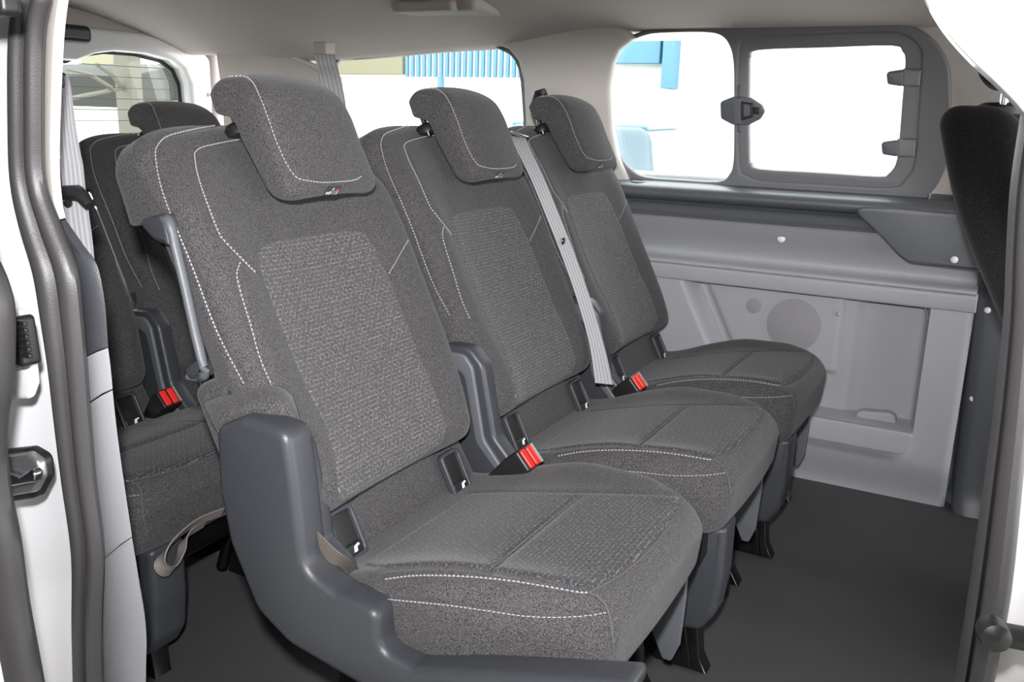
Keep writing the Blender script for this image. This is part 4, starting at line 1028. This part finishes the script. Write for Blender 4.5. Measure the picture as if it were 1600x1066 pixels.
# carport behind the van
cp = thing('carport', (-9.5, 5.0, -.62), 'dark roofed carport with beams seen through the tailgate window', 'carport')
XC = -8.0
r0 = onx(100, 100, XC); r1 = onx(190, 100, XC)
V = []
def slab(name, pts, th, mat): 
    A = Vector((0, 1, 0)); B = Vector((0, 0, 1)); return prism(name, [(p.y, p.z) for p in pts], A, B, (XC, 0, 0), th, mat, cp, (), .02)
slab('roof_panel', [onx(60, 118, XC), onx(110, 108, XC), onx(150, 100, XC), onx(186, 112, XC), onx(190, 140, XC), onx(185, 148, XC), onx(60, 164, XC)], 2.4, 'shed_dark')
tube('beam', [onx(100, 156, XC+1.3), onx(150, 146, XC+1.3), onx(186, 139, XC+1.3)], .018, 'shed_beam', cp, 6)
tube('beam', [onx(150, 100, XC+1.3), onx(176, 118, XC+1.3), onx(192, 140, XC+1.3)], .018, 'shed_beam', cp, 6)
tube('beam', [onx(104, 108, XC+1.32), onx(140, 116, XC+1.32), onx(182, 142, XC+1.32)], .015, 'shed_beam', cp, 6)
a = onx(198, 90, XC+1.3); rbox('post', (XC+1.2, a.y-.06, -.62), (XC+1.4, a.y+.06, onx(194, 80, XC+1.3).z), .01, 1, 'shed_beam', cp)
bh = thing('house', (-12, 8.5, -.62), 'pale house wall behind the carport seen through the tailgate window', 'building')
XH = -11.0
a0 = onx(204, 150, XH); a1 = onx(304, 150, XH)
rbox('wall', (XH-1, a0.y, -.62), (XH, a1.y+1, onx(250, 78, XH).z+1.2), .02, 2, 'beige_wall', bh)
w0 = onx(218, 86, XH); w1_ = onx(262, 104, XH); rbox('window', (XH-.02, w0.y, w1_.z), (XH+.05, w1_.y, w0.z), .01, .5, 'pale_wall', bh)
for y in (126, 146): 
    p0 = onx(204, y, XH+.03); p1 = onx(304, y-6, XH+.03); tube('cladding_joint', [p0, p1], .03, 'shed_beam', bh, 6)
XG = -9.6
ga = onx(40, 178, XG); gb = onx(215, 172, XG)
gw = thing('garden_wall', (XG, ga.y, -.62), 'low white wall beneath the hedge seen through the tailgate window', 'wall')
rbox('wall_body', (XG-.2, ga.y-2, -.62), (XG, gb.y, gb.z), .02, 1, 'pale_wall', gw)
rbox('wall_coping', (XG-.24, ga.y-2, gb.z), (XG+.04, gb.y, gb.z+.04), .01, 1, 'pale_wall', gw)
hd = thing('hedge', (XG-.1, ga.y, gb.z+.04), 'thin green hedge on the white wall seen through the tailgate window', 'hedge')
V = []; Fc = []
for i in range(900):
    p = Vector((XG-.1+random.uniform(-.07, .07), random.uniform(ga.y-1.5, gb.y), gb.z+.10+abs(random.gauss(0, .05)))); a = Vector([random.uniform(-1, 1) for _ in range(3)]).normalized()*.05; b = a.cross(Vector((random.random(), random.random(), 1))).normalized()*.025; q = len(V)
    V += [p-a, p+b, p+a, p-b]; Fc.append((q, q+1, q+2, q+3))
lv = mesh('foliage', V, Fc, 'grass', hd, smooth=False); lv['kind'] = 'stuff'
rbox('hedge_core', (XG-.15, ga.y-1.5, gb.z+.041), (XG-.05, gb.y, gb.z+.12), .02, .5, 'grass', hd)
# unseen wall and eaves added behind the camera, only to shade the door opening
wk = structure('added_shade')
rbox('added_shade_wall', (-8, -3.7, -.62), (8, -3.4, 4.2), .02, 4, 'shed_beam', wk)
rbox('added_shade_eaves', (-8, -3.4, 2.9), (8, .45, 3.05), .02, 4, 'shed_beam', wk)
